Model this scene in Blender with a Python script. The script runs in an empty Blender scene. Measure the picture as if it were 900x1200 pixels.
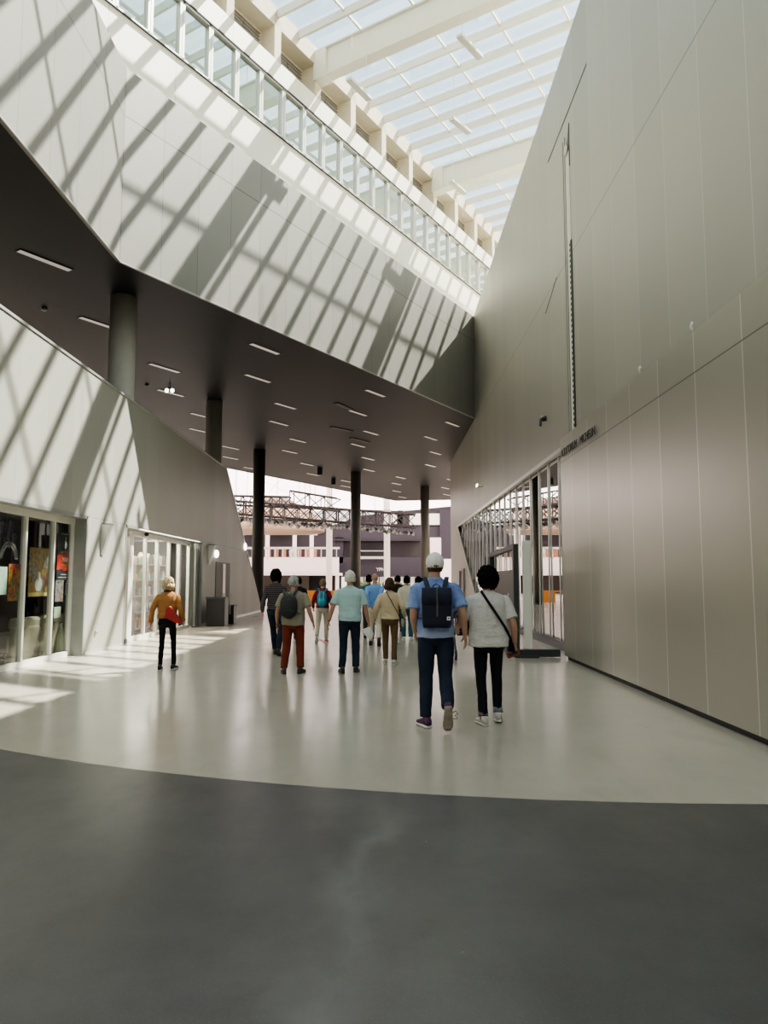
SKY, SUN, EXPO = 0.28, 18.0, 0.15; LOOK = 'AgX - Medium High Contrast'
import bpy, bmesh, math, random
from mathutils import Vector, Matrix, noise
random.seed(7)
COL = bpy.context.scene.collection
V = Vector
# ------------------------------------------------------------------ camera
cam_d = bpy.data.cameras.new('camera'); cam = bpy.data.objects.new('camera', cam_d); COL.objects.link(cam)
cam.location = (0, 0, 1.5)
cam.rotation_euler = (math.pi/2 + math.atan(81/865.), 0, 0)
cam_d.sensor_fit = 'VERTICAL'; cam_d.sensor_height = 24.0; cam_d.lens = 865/1200*24.0
cam_d.clip_end = 600
bpy.context.scene.camera = cam
# ------------------------------------------------------------------ materials
MATS = {}
class NT:
    def __init__(s, name):
        s.m = bpy.data.materials.new(name); s.m.use_nodes = True; s.t = s.m.node_tree
        s.b = s.t.nodes['Principled BSDF']; s.out = s.t.nodes['Material Output']
    def n(s, kind, **kw):
        x = s.t.nodes.new(kind)
        for k, v in kw.items():
            if k[0] == 'i' and k[1:].isdigit(): x.inputs[int(k[1:])].default_value = v
            else: setattr(x, k, v)
        return x
    def l(s, a, b): s.t.links.new(a, b)
    def math(s, op, a, b=None, c=None):
        x = s.t.nodes.new('ShaderNodeMath'); x.operation = op
        for i, v in enumerate((a, b, c)):
            if v is None: continue
            if isinstance(v, (int, float)): x.inputs[i].default_value = v
            else: s.l(v, x.inputs[i])
        return x.outputs[0]
    def mix(s, fac, a, b):
        x = s.t.nodes.new('ShaderNodeMix'); x.data_type = 'RGBA'
        for sock, v in ((x.inputs[0], fac), (x.inputs[6], a), (x.inputs[7], b)):
            if isinstance(v, (int, float)): sock.default_value = v
            elif isinstance(v, tuple): sock.default_value = (v[0], v[1], v[2], 1)
            else: s.l(v, sock)
        return x.outputs[2]
    def pos(s):
        return s.n('ShaderNodeNewGeometry').outputs['Position']
    def obj(s):
        return s.n('ShaderNodeTexCoord').outputs['Object']
    def dot(s, p, v):
        x = s.n('ShaderNodeVectorMath', operation='DOT_PRODUCT'); s.l(p, x.inputs[0]); x.inputs[1].default_value = v
        return x.outputs['Value']
    def noise(s, p, scale, detail=3, rough=.5, sc3=None):
        if sc3:
            mp = s.n('ShaderNodeMapping'); mp.inputs['Scale'].default_value = sc3; s.l(p, mp.inputs[0]); p = mp.outputs[0]
        x = s.n('ShaderNodeTexNoise'); x.inputs['Scale'].default_value = scale; x.inputs['Detail'].default_value = detail
        x.inputs['Roughness'].default_value = rough; s.l(p, x.inputs['Vector']); return x.outputs['Fac']
    def ramp(s, f, a, b):
        x = s.n('ShaderNodeMapRange'); x.inputs['From Min'].default_value = a; x.inputs['From Max'].default_value = b
        s.l(f, x.inputs['Value']); return x.outputs['Result']
    def bump(s, h, strength, dist=.01):
        x = s.n('ShaderNodeBump'); x.inputs['Strength'].default_value = strength; x.inputs['Distance'].default_value = dist
        s.l(h, x.inputs['Height']); s.l(x.outputs[0], s.b.inputs['Normal'])
def setp(t, col=None, rough=.6, metal=0, spec=.5):
    b = t.b
    if col is not None: b.inputs['Base Color'].default_value = (col[0], col[1], col[2], 1)
    b.inputs['Roughness'].default_value = rough; b.inputs['Metallic'].default_value = metal
    b.inputs['Specular IOR Level'].default_value = spec
def mat(name, col, rough=.6, metal=0, var=.12, scale=6, bump=0, bscale=40, spec=.5, emit=None, estr=0):
    if name in MATS: return MATS[name]
    t = NT(name); setp(t, None, rough, metal, spec)
    p = t.obj(); f = t.noise(p, scale)
    lo = tuple(c*(1-var) for c in col); hi = tuple(min(1, c*(1+var)) for c in col)
    t.l(t.mix(f, lo, hi), t.b.inputs['Base Color'])
    if bump: t.bump(t.noise(p, bscale, 4), bump)
    if emit:
        t.b.inputs['Emission Color'].default_value = (*emit, 1); t.b.inputs['Emission Strength'].default_value = estr
    MATS[name] = t.m; return t.m
def panel_mat(name, col, axis, t0, sp, w=.012, zs=(), seam=(.5, .5, .46), zseam=None, rough=.42, metal=.5, ribs=0, zw=.012, spec=.5, var=.06, zoffs=0):
    """metal cladding: panels with joints every sp metres along axis and at the heights zs"""
    t = NT(name); setp(t, None, rough, metal, spec); p = t.pos()
    u = t.math('DIVIDE', t.math('SUBTRACT', t.dot(p, axis), t0), sp)
    fr = t.math('FRACT', u); idx = t.math('FLOOR', u)
    m = t.math('LESS_THAN', fr, w/sp)
    z = t.dot(p, (0, 0, 1))
    # each panel differs very slightly
    wn = t.n('ShaderNodeTexWhiteNoise', noise_dimensions='1D'); t.l(idx, wn.inputs['W'])
    base = t.mix(wn.outputs['Value'], tuple(c*(1-var) for c in col), tuple(c*(1+var) for c in col))
    base2 = t.mix(t.ramp(t.noise(p, .35, 4, .6), .3, .7), base, tuple(c*.9 for c in col))
    base2 = t.mix(.5, base, base2)
    c = t.mix(m, base2, seam)
    zm = None
    for zz in zs:
        q = t.math('COMPARE', z, zz, zw); zm = q if zm is None else t.math('MAXIMUM', zm, q)
    if zm is not None: c = t.mix(zm, c, zseam or tuple(x*.35 for x in col))
    t.l(c, t.b.inputs['Base Color'])
    if ribs:
        r = t.math('SINE', t.math('MULTIPLY', t.dot(p, axis), 2*math.pi/ribs)); t.bump(r, .35, .004)
    MATS[name] = t.m; return t.m
def glass(name, tint=(.9, .95, .94), refl=.12, rough=.0, rtint=(1, 1, 1)):
    t = NT(name); t.t.nodes.remove(t.b)
    tr = t.n('ShaderNodeBsdfTransparent'); tr.inputs[0].default_value = (*tint, 1)
    gl = t.n('ShaderNodeBsdfGlossy'); gl.inputs[0].default_value = (*rtint, 1); gl.inputs['Roughness'].default_value = rough
    lw = t.n('ShaderNodeLayerWeight'); lw.inputs['Blend'].default_value = .35
    f = t.math('ADD', t.math('MULTIPLY', lw.outputs['Facing'], 1-refl if refl < .5 else .3), refl)
    f = t.math('MULTIPLY', t.math('MINIMUM', f, .85), 1.0)
    if refl < .09: f = t.math('MULTIPLY', f, .13)
    mx = t.n('ShaderNodeMixShader'); t.l(f, mx.inputs[0]); t.l(tr.outputs[0], mx.inputs[1]); t.l(gl.outputs[0], mx.inputs[2])
    t.l(mx.outputs[0], t.out.inputs[0]); MATS[name] = t.m; return t.m
# ------------------------------------------------------------------ mesh helpers
def quad_box(bm, c, s, M=None, mi=0):
    vs = []
    for dx in (-.5, .5):
        for dy in (-.5, .5):
            for dz in (-.5, .5):
                p = V((c[0]+dx*s[0], c[1]+dy*s[1], c[2]+dz*s[2]))
                vs.append(bm.verts.new(M @ p if M else p))
    for f in ((0,1,3,2),(4,6,7,5),(0,4,5,1),(2,3,7,6),(0,2,6,4),(1,5,7,3)):
        fc = bm.faces.new([vs[i] for i in f]); fc.material_index = mi
def beam(bm, a, b, w, h, up=(0, 0, 1), mi=0):
    """box from a to b, w across, h along up, centred on the line"""
    a, b = V(a), V(b); d = (b-a); L = d.length; d.normalize(); up = V(up)
    x = d.cross(up)
    if x.length < 1e-4: x = d.cross(V((1, 0, 0)))
    x.normalize(); z = x.cross(d).normalized()
    M = Matrix((( x.x, d.x, z.x, (a.x+b.x)/2), (x.y, d.y, z.y, (a.y+b.y)/2), (x.z, d.z, z.z, (a.z+b.z)/2), (0, 0, 0, 1)))
    quad_box(bm, (0, 0, 0), (w, L, h), M, mi)
def prism(bm, pts, off, mi=0):
    off = V(off); a = [bm.verts.new(V(p)) for p in pts]; b = [bm.verts.new(V(p)+off) for p in pts]
    bm.faces.new(a).material_index = mi; bm.faces.new(b[::-1]).material_index = mi
    n = len(pts)
    for i in range(n): bm.faces.new((a[i], b[i], b[(i+1) % n], a[(i+1) % n])).material_index = mi
def tube(bm, pts, rs, seg=10, cap=True, flat=None, mi=0):
    """tube along pts; rs radius or list of radius / (rx, ry); flat: preferred side vector"""
    pts = [V(p) for p in pts]; n = len(pts)
    if not isinstance(rs, (list, tuple)): rs = [rs]*n
    side = V(flat) if flat else None; rings = []
    for i, p in enumerate(pts):
        d = (pts[min(i+1, n-1)] - pts[max(i-1, 0)]).normalized()
        s0 = side if side is not None else (V((1, 0, 0)) if abs(d.x) < .8 else V((0, 1, 0)))
        x = (s0 - d*s0.dot(d)).normalized(); y = d.cross(x); 
        if side is None: side = x
        r = rs[i]; rx, ry = r if isinstance(r, (tuple, list)) else (r, r)
        rings.append([bm.verts.new(p + x*math.cos(2*math.pi*k/seg)*rx + y*math.sin(2*math.pi*k/seg)*ry) for k in range(seg)])
    for i in range(n-1):
        for k in range(seg):
            bm.faces.new((rings[i][k], rings[i][(k+1) % seg], rings[i+1][(k+1) % seg], rings[i+1][k])).material_index = mi
    if cap:
        bm.faces.new(rings[0][::-1]).material_index = mi; bm.faces.new(rings[-1]).material_index = mi
def ellipsoid(bm, c, r, seg=16, rings=10, M=None, fn=None, mi=0):
    c = V(c); rows = []
    for i in range(1, rings):
        th = math.pi*i/rings
        rows.append([V((math.sin(th)*math.cos(2*math.pi*k/seg), math.sin(th)*math.sin(2*math.pi*k/seg), math.cos(th))) for k in range(seg)])
    def mk(u):
        p = V((u.x*r[0], u.y*r[1], u.z*r[2]))
        if fn: p = fn(u, p)
        if M: p = M @ p
        return bm.verts.new(c+p)
    top = mk(V((0, 0, 1))); bot = mk(V((0, 0, -1))); R = [[mk(u) for u in row] for row in rows]
    for k in range(seg):
        bm.faces.new((top, R[0][k], R[0][(k+1) % seg])).material_index = mi
        bm.faces.new((bot, R[-1][(k+1) % seg], R[-1][k])).material_index = mi
        for i in range(len(R)-1): bm.faces.new((R[i][k], R[i+1][k], R[i+1][(k+1) % seg], R[i][(k+1) % seg])).material_index = mi
def rings_loft(bm, secs, seg=20, pw=2.4, mi=0):
    """secs: (cx, cy, z, hx, hy) superellipse rings, closed at both ends"""
    R = []
    for cx, cy, z, hx, hy in secs:
        row = []
        for k in range(seg):
            a = 2*math.pi*k/seg; ca, sa = math.cos(a), math.sin(a)
            row.append(bm.verts.new((cx+hx*math.copysign(abs(ca)**(2/pw), ca), cy+hy*math.copysign(abs(sa)**(2/pw), sa), z)))
        R.append(row)
    for i in range(len(R)-1):
        for k in range(seg): bm.faces.new((R[i][k], R[i][(k+1) % seg], R[i+1][(k+1) % seg], R[i+1][k])).material_index = mi
    bm.faces.new(R[0][::-1]).material_index = mi; bm.faces.new(R[-1]).material_index = mi
def finish(name, bm, mats, parent=None, smooth=False, loc=None, bevel=0, recalc=True):
    if recalc: bmesh.ops.recalc_face_normals(bm, faces=bm.faces)
    me = bpy.data.meshes.new(name); bm.to_mesh(me); bm.free()
    if not isinstance(mats, (list, tuple)): mats = [mats]
    for m in mats: me.materials.append(m)
    if smooth:
        for p in me.polygons: p.use_smooth = True
    o = bpy.data.objects.new(name, me); COL.objects.link(o)
    if loc is not None: o.location = loc
    if parent: o.parent = parent
    if bevel:
        md = o.modifiers.new('bevel', 'BEVEL'); md.width = bevel; md.segments = 2; md.limit_method = 'ANGLE'
    return o
def tag(o, label, cat, group=None, kind=None):
    o['label'] = label; o['category'] = cat
    if group: o['group'] = group
    if kind: o['kind'] = kind
    return o
def struct(o): o['kind'] = 'structure'; return o
def thing(name, label, cat, loc=(0, 0, 0), rz=0, group=None):
    o = bpy.data.objects.new(name, None); COL.objects.link(o); o.location = loc; o.rotation_euler = (0, 0, rz)
    o.empty_display_size = .1
    return tag(o, label, cat, group)
def dup(root, loc, label=None, rz=None, group=None):
    r = root.copy(); COL.objects.link(r); r.location = loc
    if rz is not None: r.rotation_euler = (0, 0, rz)
    if label: r['label'] = label
    if group: r['group'] = group
    for ch in root.children:
        c = ch.copy(); COL.objects.link(c); c.parent = r
        for g in ch.children:
            q = g.copy(); COL.objects.link(q); q.parent = c
    return r
def text_mesh(name, s, size, mats, M, parent=None, xs=1, extrude=.004, align='CENTER', bold=0):
    cu = bpy.data.curves.new(name, 'FONT'); cu.body = s; cu.size = size; cu.extrude = extrude; cu.align_x = align; cu.offset = bold
    tmp = bpy.data.objects.new(name, cu); COL.objects.link(tmp)
    bpy.context.view_layer.update()
    me = bpy.data.meshes.new_from_object(tmp.evaluated_get(bpy.context.evaluated_depsgraph_get()))
    bpy.data.objects.remove(tmp)
    me.transform(M @ Matrix.Diagonal((xs, 1, 1, 1))); me.materials.clear(); me.materials.append(mats)
    o = bpy.data.objects.new(name, me); COL.objects.link(o)
    if parent: o.parent = parent
    return o
# ------------------------------------------------------------------ frame of the slanted facade
D = V((.527, .850, 0)).normalized(); N = V((-D.y, D.x, 0))
def tn(t, n, z=0): p = D*t + N*n; p.z = z; return p
KX, KY = -5.87, 15.8
PERP = V((KX, KY, 0)).dot(N)                       # 13.3
KT = V((KX, KY, 0)).dot(D)
ET = KT + 18.78
E_ = tn(ET, PERP)
ZS, ZP = 8.58, 13.14                               # soffit, parapet
RX = 3.97                                          # upper right wall
# ------------------------------------------------------------------ materials used below
m_grey_side = panel_mat('grey_cladding_side', (.25, .242, .215), (0, 1, 0), KY-.02, 1.15, .014, (12.0,), seam=(.12, .12, .11), rough=.5, metal=.15)
m_grey_diag = panel_mat('grey_cladding_front', (.25, .242, .215), tuple(D), KT, 1.15, .014, (12.0,), seam=(.12, .12, .11), rough=.5, metal=.15)
m_right = panel_mat('satin_metal_wall', (.39, .38, .335), (0, 1, 0), 8.78, 1.18, .02, (8.42,), seam=(.46, .46, .42), zseam=(.2, .2, .18), rough=.42, metal=.45)
m_rightlow = panel_mat('satin_metal_low_wall', (.43, .415, .36), (0, 1, 0), 6.98, 1.105, .02, (3.83,), seam=(.62, .62, .56), zseam=(.16, .16, .14), rough=.33, metal=.5, zw=.008)
m_left = panel_mat('pale_ribbed_wall', (.40, .395, .34), (0, 1, 0), 12.09, 1.1, .015, (2.83,), seam=(.33, .34, .30), rough=.5, metal=.2, ribs=.11, zseam=(.3, .3, .27))
m_white = panel_mat('white_facade', (.80, .79, .70), tuple(D), KT, 2.06, .02, (), seam=(.5, .5, .45), rough=.5, metal=0, var=.03)
m_whitesteel = mat('white_steel', (.66, .655, .58), .5, var=.04)
m_concrete = mat('pale_concrete', (.60, .54, .43), .8, var=.1, bump=.2)
m_colc = mat('column_concrete', (.45, .43, .37), .7, var=.15, scale=3, bump=.15)
m_alu = mat('aluminium', (.62, .62, .58), .35, .6, var=.05)
m_aluw = mat('pale_frame', (.75, .74, .68), .4, .2, var=.05)
m_dark = mat('dark_metal', (.05, .052, .055), .45, .2, var=.1)
m_black = mat('black', (.012, .012, .013), .5, var=.2)
m_void = mat('dark_interior', (.035, .035, .035), .8, var=.2)
m_roofglass = glass('roof_glass', (.97, .99, 1.0), .05)
m_facglass = glass('facade_glass', (.55, .68, .66), .16)
m_shopglass = glass('shop_glass', (.80, .82, .80), .06)
m_rglass = glass('entrance_glass', (.25, .27, .26), .38)
# soffit: dark, slightly glossy
def soffit_mat():
    t = NT('dark_soffit'); setp(t, None, .5, 0, .12); p = t.pos()
    t.l(t.mix(t.ramp(t.noise(p, .3, 3, .5), .3, .7), (.017, .018, .021), (.022, .021, .022)), t.b.inputs['Base Color'])
    return t.m
m_soffit = soffit_mat()
# floor: pale resin with a dark round field in front
def floor_mat():
    t = NT('resin_floor'); p = t.pos()
    px = t.dot(p, (1, 0, 0)); py = t.dot(p, (0, 1, 0))
    dx = t.math('SUBTRACT', px, 2.7); dy = t.math('SUBTRACT', py, 17.45)
    r = t.math('SQRT', t.math('ADD', t.math('MULTIPLY', dx, dx), t.math('MULTIPLY', dy, dy)))
    near = t.math('LESS_THAN', py, 17.45)
    dark = t.math('MULTIPLY', t.math('GREATER_THAN', r, 12.30), near)
    n1 = t.noise(p, .45, 5, .6); n2 = t.noise(p, 3.0, 6, .7, (1, .35, 1)); n3 = t.noise(p, 90, 3, .8)
    pale = t.mix(t.ramp(n1, .3, .7), (.41, .37, .305), (.47, .425, .355))
    pale = t.mix(t.math('MULTIPLY', t.ramp(n2, .5, .72), .5), pale, (.33, .31, .26)); pale = t.mix(t.math('MULTIPLY', t.ramp(n3, .66, .8), .4), pale, (.25, .24, .21))
    n4 = t.noise(p, 1.3, 7, .75)
    dk = t.mix(t.ramp(n4, .32, .68), (.054, .052, .054), (.092, .089, .089))
    dk = t.mix(t.math('MULTIPLY', t.ramp(n3, .55, .80), .7), dk, (.17, .17, .17))
    # scuffed, paler wear band
    wob = t.math('MULTIPLY', t.math('SUBTRACT', t.noise(p, .9, 4, .7), .5), .9)
    band = t.math('SUBTRACT', px, t.math('ADD', t.math('MULTIPLY', t.math('SUBTRACT', py, 3.0), .10), -.22))
    band = t.math('ABSOLUTE', t.math('ADD', band, wob))
    bm_ = t.math('MULTIPLY', t.math('SUBTRACT', 1.0, t.math('MINIMUM', t.math('MULTIPLY', band, 5.0), 1.0)), t.ramp(n2, .3, .7))
    dk = t.mix(t.math('MULTIPLY', bm_, .8), dk, (.16, .16, .158))
    vor = t.n('ShaderNodeTexVoronoi'); vor.inputs['Scale'].default_value = 3.5; t.l(p, vor.inputs['Vector'])
    spk = t.math('LESS_THAN', vor.outputs['Distance'], .018)
    dk = t.mix(spk, dk, (.4, .4, .4))
    # fine bright line ring across the pale floor
    far = t.math('MULTIPLY', t.math('COMPARE', t.math('ADD', py, t.math('MULTIPLY', t.math('MULTIPLY', px, px), .06)), 14.9, .03), 1.0)
    pale = t.mix(t.math('MULTIPLY', far, .4), pale, (.55, .54, .48))
    t.l(t.mix(dark, pale, dk), t.b.inputs['Base Color'])
    rr = t.math('ADD', t.math('MULTIPLY', n2, .18), .12)
    t.l(t.math('ADD', rr, t.math('MULTIPLY', dark, .12)), t.b.inputs['Roughness'])
    t.b.inputs['Specular IOR Level'].default_value = .5
    t.bump(t.noise(p, 1.6, 3), .06, .02)
    return t.m
# ------------------------------------------------------------------ floor
bm = bmesh.new(); prism(bm, [(-40, -16, 0), (45, -16, 0), (45, 150, 0), (-40, 150, 0)], (0, 0, -.2))
struct(finish('floor', bm, floor_mat()))
# coloured floor strips far off
for (x0, y0, x1, y1, c, lab, mn) in ((-2.85, 18.0, -2.15, 18.9, (.25, .6, .85), 'pale blue stripe marked on the pale floor beside the man in the striped sweater', 'blue_floor_marking'),
                             (-1.75, 19.6, -1.35, 17.9, (.75, .2, .15), 'faded red stripe marked on the pale floor by the person with the teal backpack', 'red_floor_marking')):
    bm = bmesh.new(); d = V((x1-x0, y1-y0, 0)); q = d.normalized().cross(V((0, 0, 1)))*.05
    a, b = V((x0, y0, .002)), V((x1, y1, .002)); prism(bm, [a-q, a+q, b+q, b-q], (0, 0, .002))
    tag(finish('floor_stripe', bm, mat(mn, c, .4)), lab, 'floor stripe')
bm = bmesh.new(); quad_box(bm, (7.5, -15.8, 4.6), (75, .4, 9.2)); quad_box(bm, (-31, 20, 4.3), (.4, 72, 8.7)); struct(finish('wall_back_blocker', bm, mat('blocker_wall_grey', (.40, .38, .33), .6, var=.05)))  # unseen walls added behind the camera and far left to cut ambient light
# ------------------------------------------------------------------ left overhanging volume: soffit + grey parapet walls
far_l, far_r, far_e = V((-10.06, 45.8, ZS)), V((1.06, 65.1, ZS)), V((6.5, 64.2, ZS))
k2 = tn(KT+.03, PERP+.06, ZS)
soff = [(-30, -14, ZS), (KX-.06, -14, ZS), (KX-.06, k2.y, ZS), (E_.x-.0, E_.y+.08, ZS), (RX+.02, E_.y+.1, ZS), (RX+.02, 43.8, ZS), (6.5, 43.8, ZS), tuple(far_e), tuple(far_r), tuple(far_l), (-30, 11.3, ZS)]
bm = bmesh.new(); prism(bm, soff, (0, 0, .35)); struct(finish('ceiling', bm, m_soffit))
bm = bmesh.new()
prism(bm, [(KX, -14, ZS-.02), (KX, KY, ZS-.02), (KX-.07, KY-.0, ZS-.02), (KX-.07, -14, ZS-.02)], (0, 0, ZP-ZS+.02))
struct(finish('wall_left', bm, m_grey_side))
bm = bmesh.new()
a, b = tn(KT, PERP, ZS-.02), tn(ET, PERP, ZS-.02); prism(bm, [a, b, b+N*.07, a+N*.07], (0, 0, ZP-ZS+.02))
struct(finish('wall_left_front', bm, m_grey_diag))
# far side wall of the volume (above the far edge of the soffit) and thin light edge trim
bm = bmesh.new(); prism(bm, [far_l, far_r, far_r-N*.3, far_l-N*.3], (0, 0, 1.6)); prism(bm, [far_r, far_e, far_e-V((0, .3, 0)), far_r-V((0, .3, 0))], (0, 0, 1.6))
struct(finish('wall_far', bm, m_dark))
bm = bmesh.new()
beam(bm, (KX+.012, -14, ZS-.02), (KX+.012, KY, ZS-.02), .03, .035); beam(bm, tn(KT, PERP-.012, ZS-.02), tn(ET-.02, PERP-.012, ZS-.02), .03, .035)
struct(finish('trim_1', bm, mat('trim_metal', (.4, .4, .38), .4, .5)))
# terrace deck between parapet and white facade
bm = bmesh.new(); prism(bm, [(-30, -14, 12.7), (KX-.2, -14, 12.7), (KX-.2, KY, 12.7), tuple(tn(ET, PERP+.2, 12.7)), tuple(tn(ET+12, PERP+.2, 12.7)), tuple(tn(ET+12, 24, 12.7)), (-30, 25, 12.7)], (0, 0, .12))
struct(finish('ceiling_deck', bm, m_concrete))
# ------------------------------------------------------------------ white upper facade with its windows
NW = 14.02; WT0, WT1 = -8.0, 42.0; WB, WTP, BT, RE = 15.05, 16.70, 17.45, 18.95
bm = bmesh.new()
for z0, z1 in ((12.8, WB), (WTP, BT)):
    prism(bm, [tn(WT0, NW, z0), tn(WT1, NW, z0), tn(WT1, NW+.2, z0), tn(WT0, NW+.2, z0)], (0, 0, z1-z0))
struct(finish('wall_upper', bm, m_white))
bm = bmesh.new(); prism(bm, [tn(WT0, NW+1.6, WB-.4), tn(WT1, NW+1.6, WB-.4), tn(WT1, NW+1.75, WB-.4), tn(WT0, NW+1.75, WB-.4)], (0, 0, 3.2))
prism(bm, [tn(WT0, NW+.1, WB-.5), tn(WT1, NW+.1, WB-.5), tn(WT1, NW+1.75, WB-.5), tn(WT0, NW+1.75, WB-.5)], (0, 0, .1))
struct(finish('wall_gallery', bm, mat('gallery_wall', (.20, .28, .26), .7)))
MOD = 1.033; T0 = 11.54 - 6*MOD
k = 0; t = T0; nwin = 1
def make_window(n):
    """one gallery window at the facade, local x = along facade"""
    root = bpy.data.objects.new('window_%d' % n, None); COL.objects.link(root); struct(root)
    bm = bmesh.new()
    for x in (.045, MOD-.045): quad_box(bm, (x, .05, (WTP-WB)/2), (.075, .14, WTP-WB))
    for z in (.03, WTP-WB-.03): quad_box(bm, (MOD/2, .05, z), (MOD, .14, .07))
    finish('window_frame', bm, m_alu, root)
    bm = bmesh.new(); quad_box(bm, (MOD/2, .07, (WTP-WB)/2), (MOD-.14, .012, WTP-WB-.12)); finish('window_pane', bm, m_facglass, root)
    return root
w0 = None
while t < WT1-1.2:
    p = tn(t, NW, WB); rz = math.atan2(D.y, D.x)
    if w0 is None:
        w0 = make_window(1); w0.location = p; w0.rotation_euler = (0, 0, rz); t += MOD; nwin += 1; continue
    r = w0.copy(); COL.objects.link(r); r.name = 'window_%d' % nwin; r.location = p
    for ch in w0.children:
        c = ch.copy(); COL.objects.link(c); c.parent = r
    t += MOD; nwin += 1
# black window rail under/over strip
bm = bmesh.new(); beam(bm, tn(WT0, NW-.03, WTP+.02), tn(WT1, NW-.03, WTP+.02), .05, .03); beam(bm, tn(WT0, NW-.03, WB-.02), tn(WT1, NW-.03, WB-.02), .05, .02)
struct(finish('trim_2', bm, m_dark))
# concrete clerestory
bm = bmesh.new()
prism(bm, [tn(WT0, NW, RE-.42), tn(WT1, NW, RE-.42), tn(WT1, NW+.6, RE-.42), tn(WT0, NW+.6, RE-.42)], (0, 0, .62))
prism(bm, [tn(WT0, NW+.55, BT-.1), tn(WT1, NW+.55, BT-.1), tn(WT1, NW+.65, BT-.1), tn(WT0, NW+.65, BT-.1)], (0, 0, RE-BT))
PT0 = 18.47; k = -13
while PT0+2.07*k < WT1:
    t = PT0+2.07*k
    if t > WT0: prism(bm, [tn(t-.15, NW, BT-.02), tn(t+.15, NW, BT-.02), tn(t+.15, NW+.6, BT-.02), tn(t-.15, NW+.6, BT-.02)], (0, 0, RE-BT))
    k += 1
struct(finish('wall_clerestory', bm, m_concrete))
# shutters in the clerestory bays
m_shut = mat('clerestory_window', (.22, .20, .18), .4, .1); k = -12; first = None; nb = nwin
while PT0+2.07*(k+1) < WT1:
    t = PT0+2.07*k
    if t > WT0:
        if first is None:
            bm = bmesh.new()
            for i in range(2): quad_box(bm, (.32+.36+i*.72, .50, .48), (.66, .05, .80))
            for i in range(8): quad_box(bm, (1.035, .46, .1+i*.11), (1.45, .03, .03))
            first = struct(finish('window_%d' % nb, bm, m_shut)); o = first
        else:
            o = first.copy(); COL.objects.link(o); o.name = 'window_%d' % nb
        o.location = tn(t, NW, BT); o.rotation_euler = (0, 0, math.atan2(D.y, D.x)); nb += 1
    k += 1
# ------------------------------------------------------------------ roof: skylight grid
RZ = 19.05; RN0, RN1 = 14.3, -17.0; RT0, RT1 = -14.0, 49.0
bm = bmesh.new()
BSP = 8.28
k = -4
while PT0+BSP*k < RT1:
    for j in range(1, 8):
        t = PT0+BSP*k+MOD*1.002*j
        if RT0 < t < RT1: beam(bm, tn(t, RN0, RZ-.06), tn(t, RN1, RZ-.06), .09, .26)
    k += 1
n = 12.24; NS = []
while n > RN1:
    NS.append(n); beam(bm, tn(RT0, n, RZ+.0), tn(RT1, n, RZ+.0), .06, .10); n -= 1.925
struct(finish('ceiling_skylight_grid', bm, m_whitesteel))
bm = bmesh.new(); prism(bm, [tn(RT0, RN0, RZ+.12), tn(RT1, RN0, RZ+.12), tn(RT1, RN1, RZ+.12), tn(RT0, RN1, RZ+.12)], (0, 0, .012))
struct(finish('ceiling_skylight_glass', bm, m_roofglass))
k = -3; names = []
blab = {-3: None, -2: None, -1: None, 0: 'deep white roof beam crossing the skylight nearest the camera, at the top of the picture',
        1: 'deep white roof beam crossing the skylight farther off, beyond the four hanging light bars', 2: None, 3: None}
bmB = bmesh.new(); beam(bmB, (0, 0, 0), (0, RN1-NW-.1, 0), .34, 1.0)
bmB2 = bmB
B0 = None
for k in range(-2, 4):
    t = PT0+BSP*k
    bm = bmesh.new(); L = NW+.05-RN1
    quad_box(bm, (0, -L/2, 0), (.20, L, .90)); quad_box(bm, (0, -L/2, -.47), (.40, L, .05)); quad_box(bm, (0, -L/2, .47), (.40, L, .05)); quad_box(bm, (0, -.25, -.05), (.44, .5, .98))
    o = finish('roof_beam', bm, m_whitesteel, loc=tn(t, NW+.05, RZ-.55)); o.rotation_euler = (0, 0, math.atan2(D.y, D.x))
    lab = {0: 'deep white roof beam crossing the skylight at the top of the picture, nearest the camera',
           1: 'second deep white roof beam, crossing the skylight beyond the hanging light bars'}.get(k, 'white roof beam spanning the skylight, out of sight behind the grey walls or overhead')
    tag(o, lab, 'roof beam', 'roof beams under the skylight')
bmB.free()
# hanging light bars
def pin(px, py, z):        # where a sight line through the photograph meets a given height (authoring aid)
    F = 865.; P = math.atan(81/F); c, s = math.cos(P), math.sin(P); x = (px-450)/F; y = (600-py)/F
    r = V((x, c-s*y, s+c*y)); k = (z-1.5)/r.z; return V((r.x*k, r.y*k, z))
hl = [((538, 41), (563, 68), 'nearest the right wall'), ((408, 92), (433, 117), 'leftmost, close to the pale window facade'), ((529, 139), (550, 156), 'in the middle, below the first'), ((528, 212), (545, 227), 'farthest, under the second roof beam')]
for a, b, lab in hl:
    A, B = pin(*a, 16.6), pin(*b, 16.6); c = (A+B)/2; dr = (B-A).normalized(); L = min((B-A).length, 1.5)
    r = thing('hanging_light', 'slim white light bar hung from the skylight, %s' % lab, 'ceiling light', c, math.atan2(dr.y, dr.x), 'light bars hung under the skylight')
    bm = bmesh.new(); quad_box(bm, (0, 0, 0), (L, .20, .09)); finish('lamp_body', bm, m_whitesteel, r, bevel=.01)
    bm = bmesh.new(); quad_box(bm, (0, 0, -.05), (L-.1, .13, .015)); finish('diffuser', bm, mat('lamp_diffuser', (.55, .56, .55), .4), r)
    bm = bmesh.new()
    for s in (-.35, .35): tube(bm, [(s*L, 0, .04), (s*L, 0, RZ-16.6-.2)], .008, 5)
    finish('suspension_cable', bm, m_alu, r)
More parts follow.
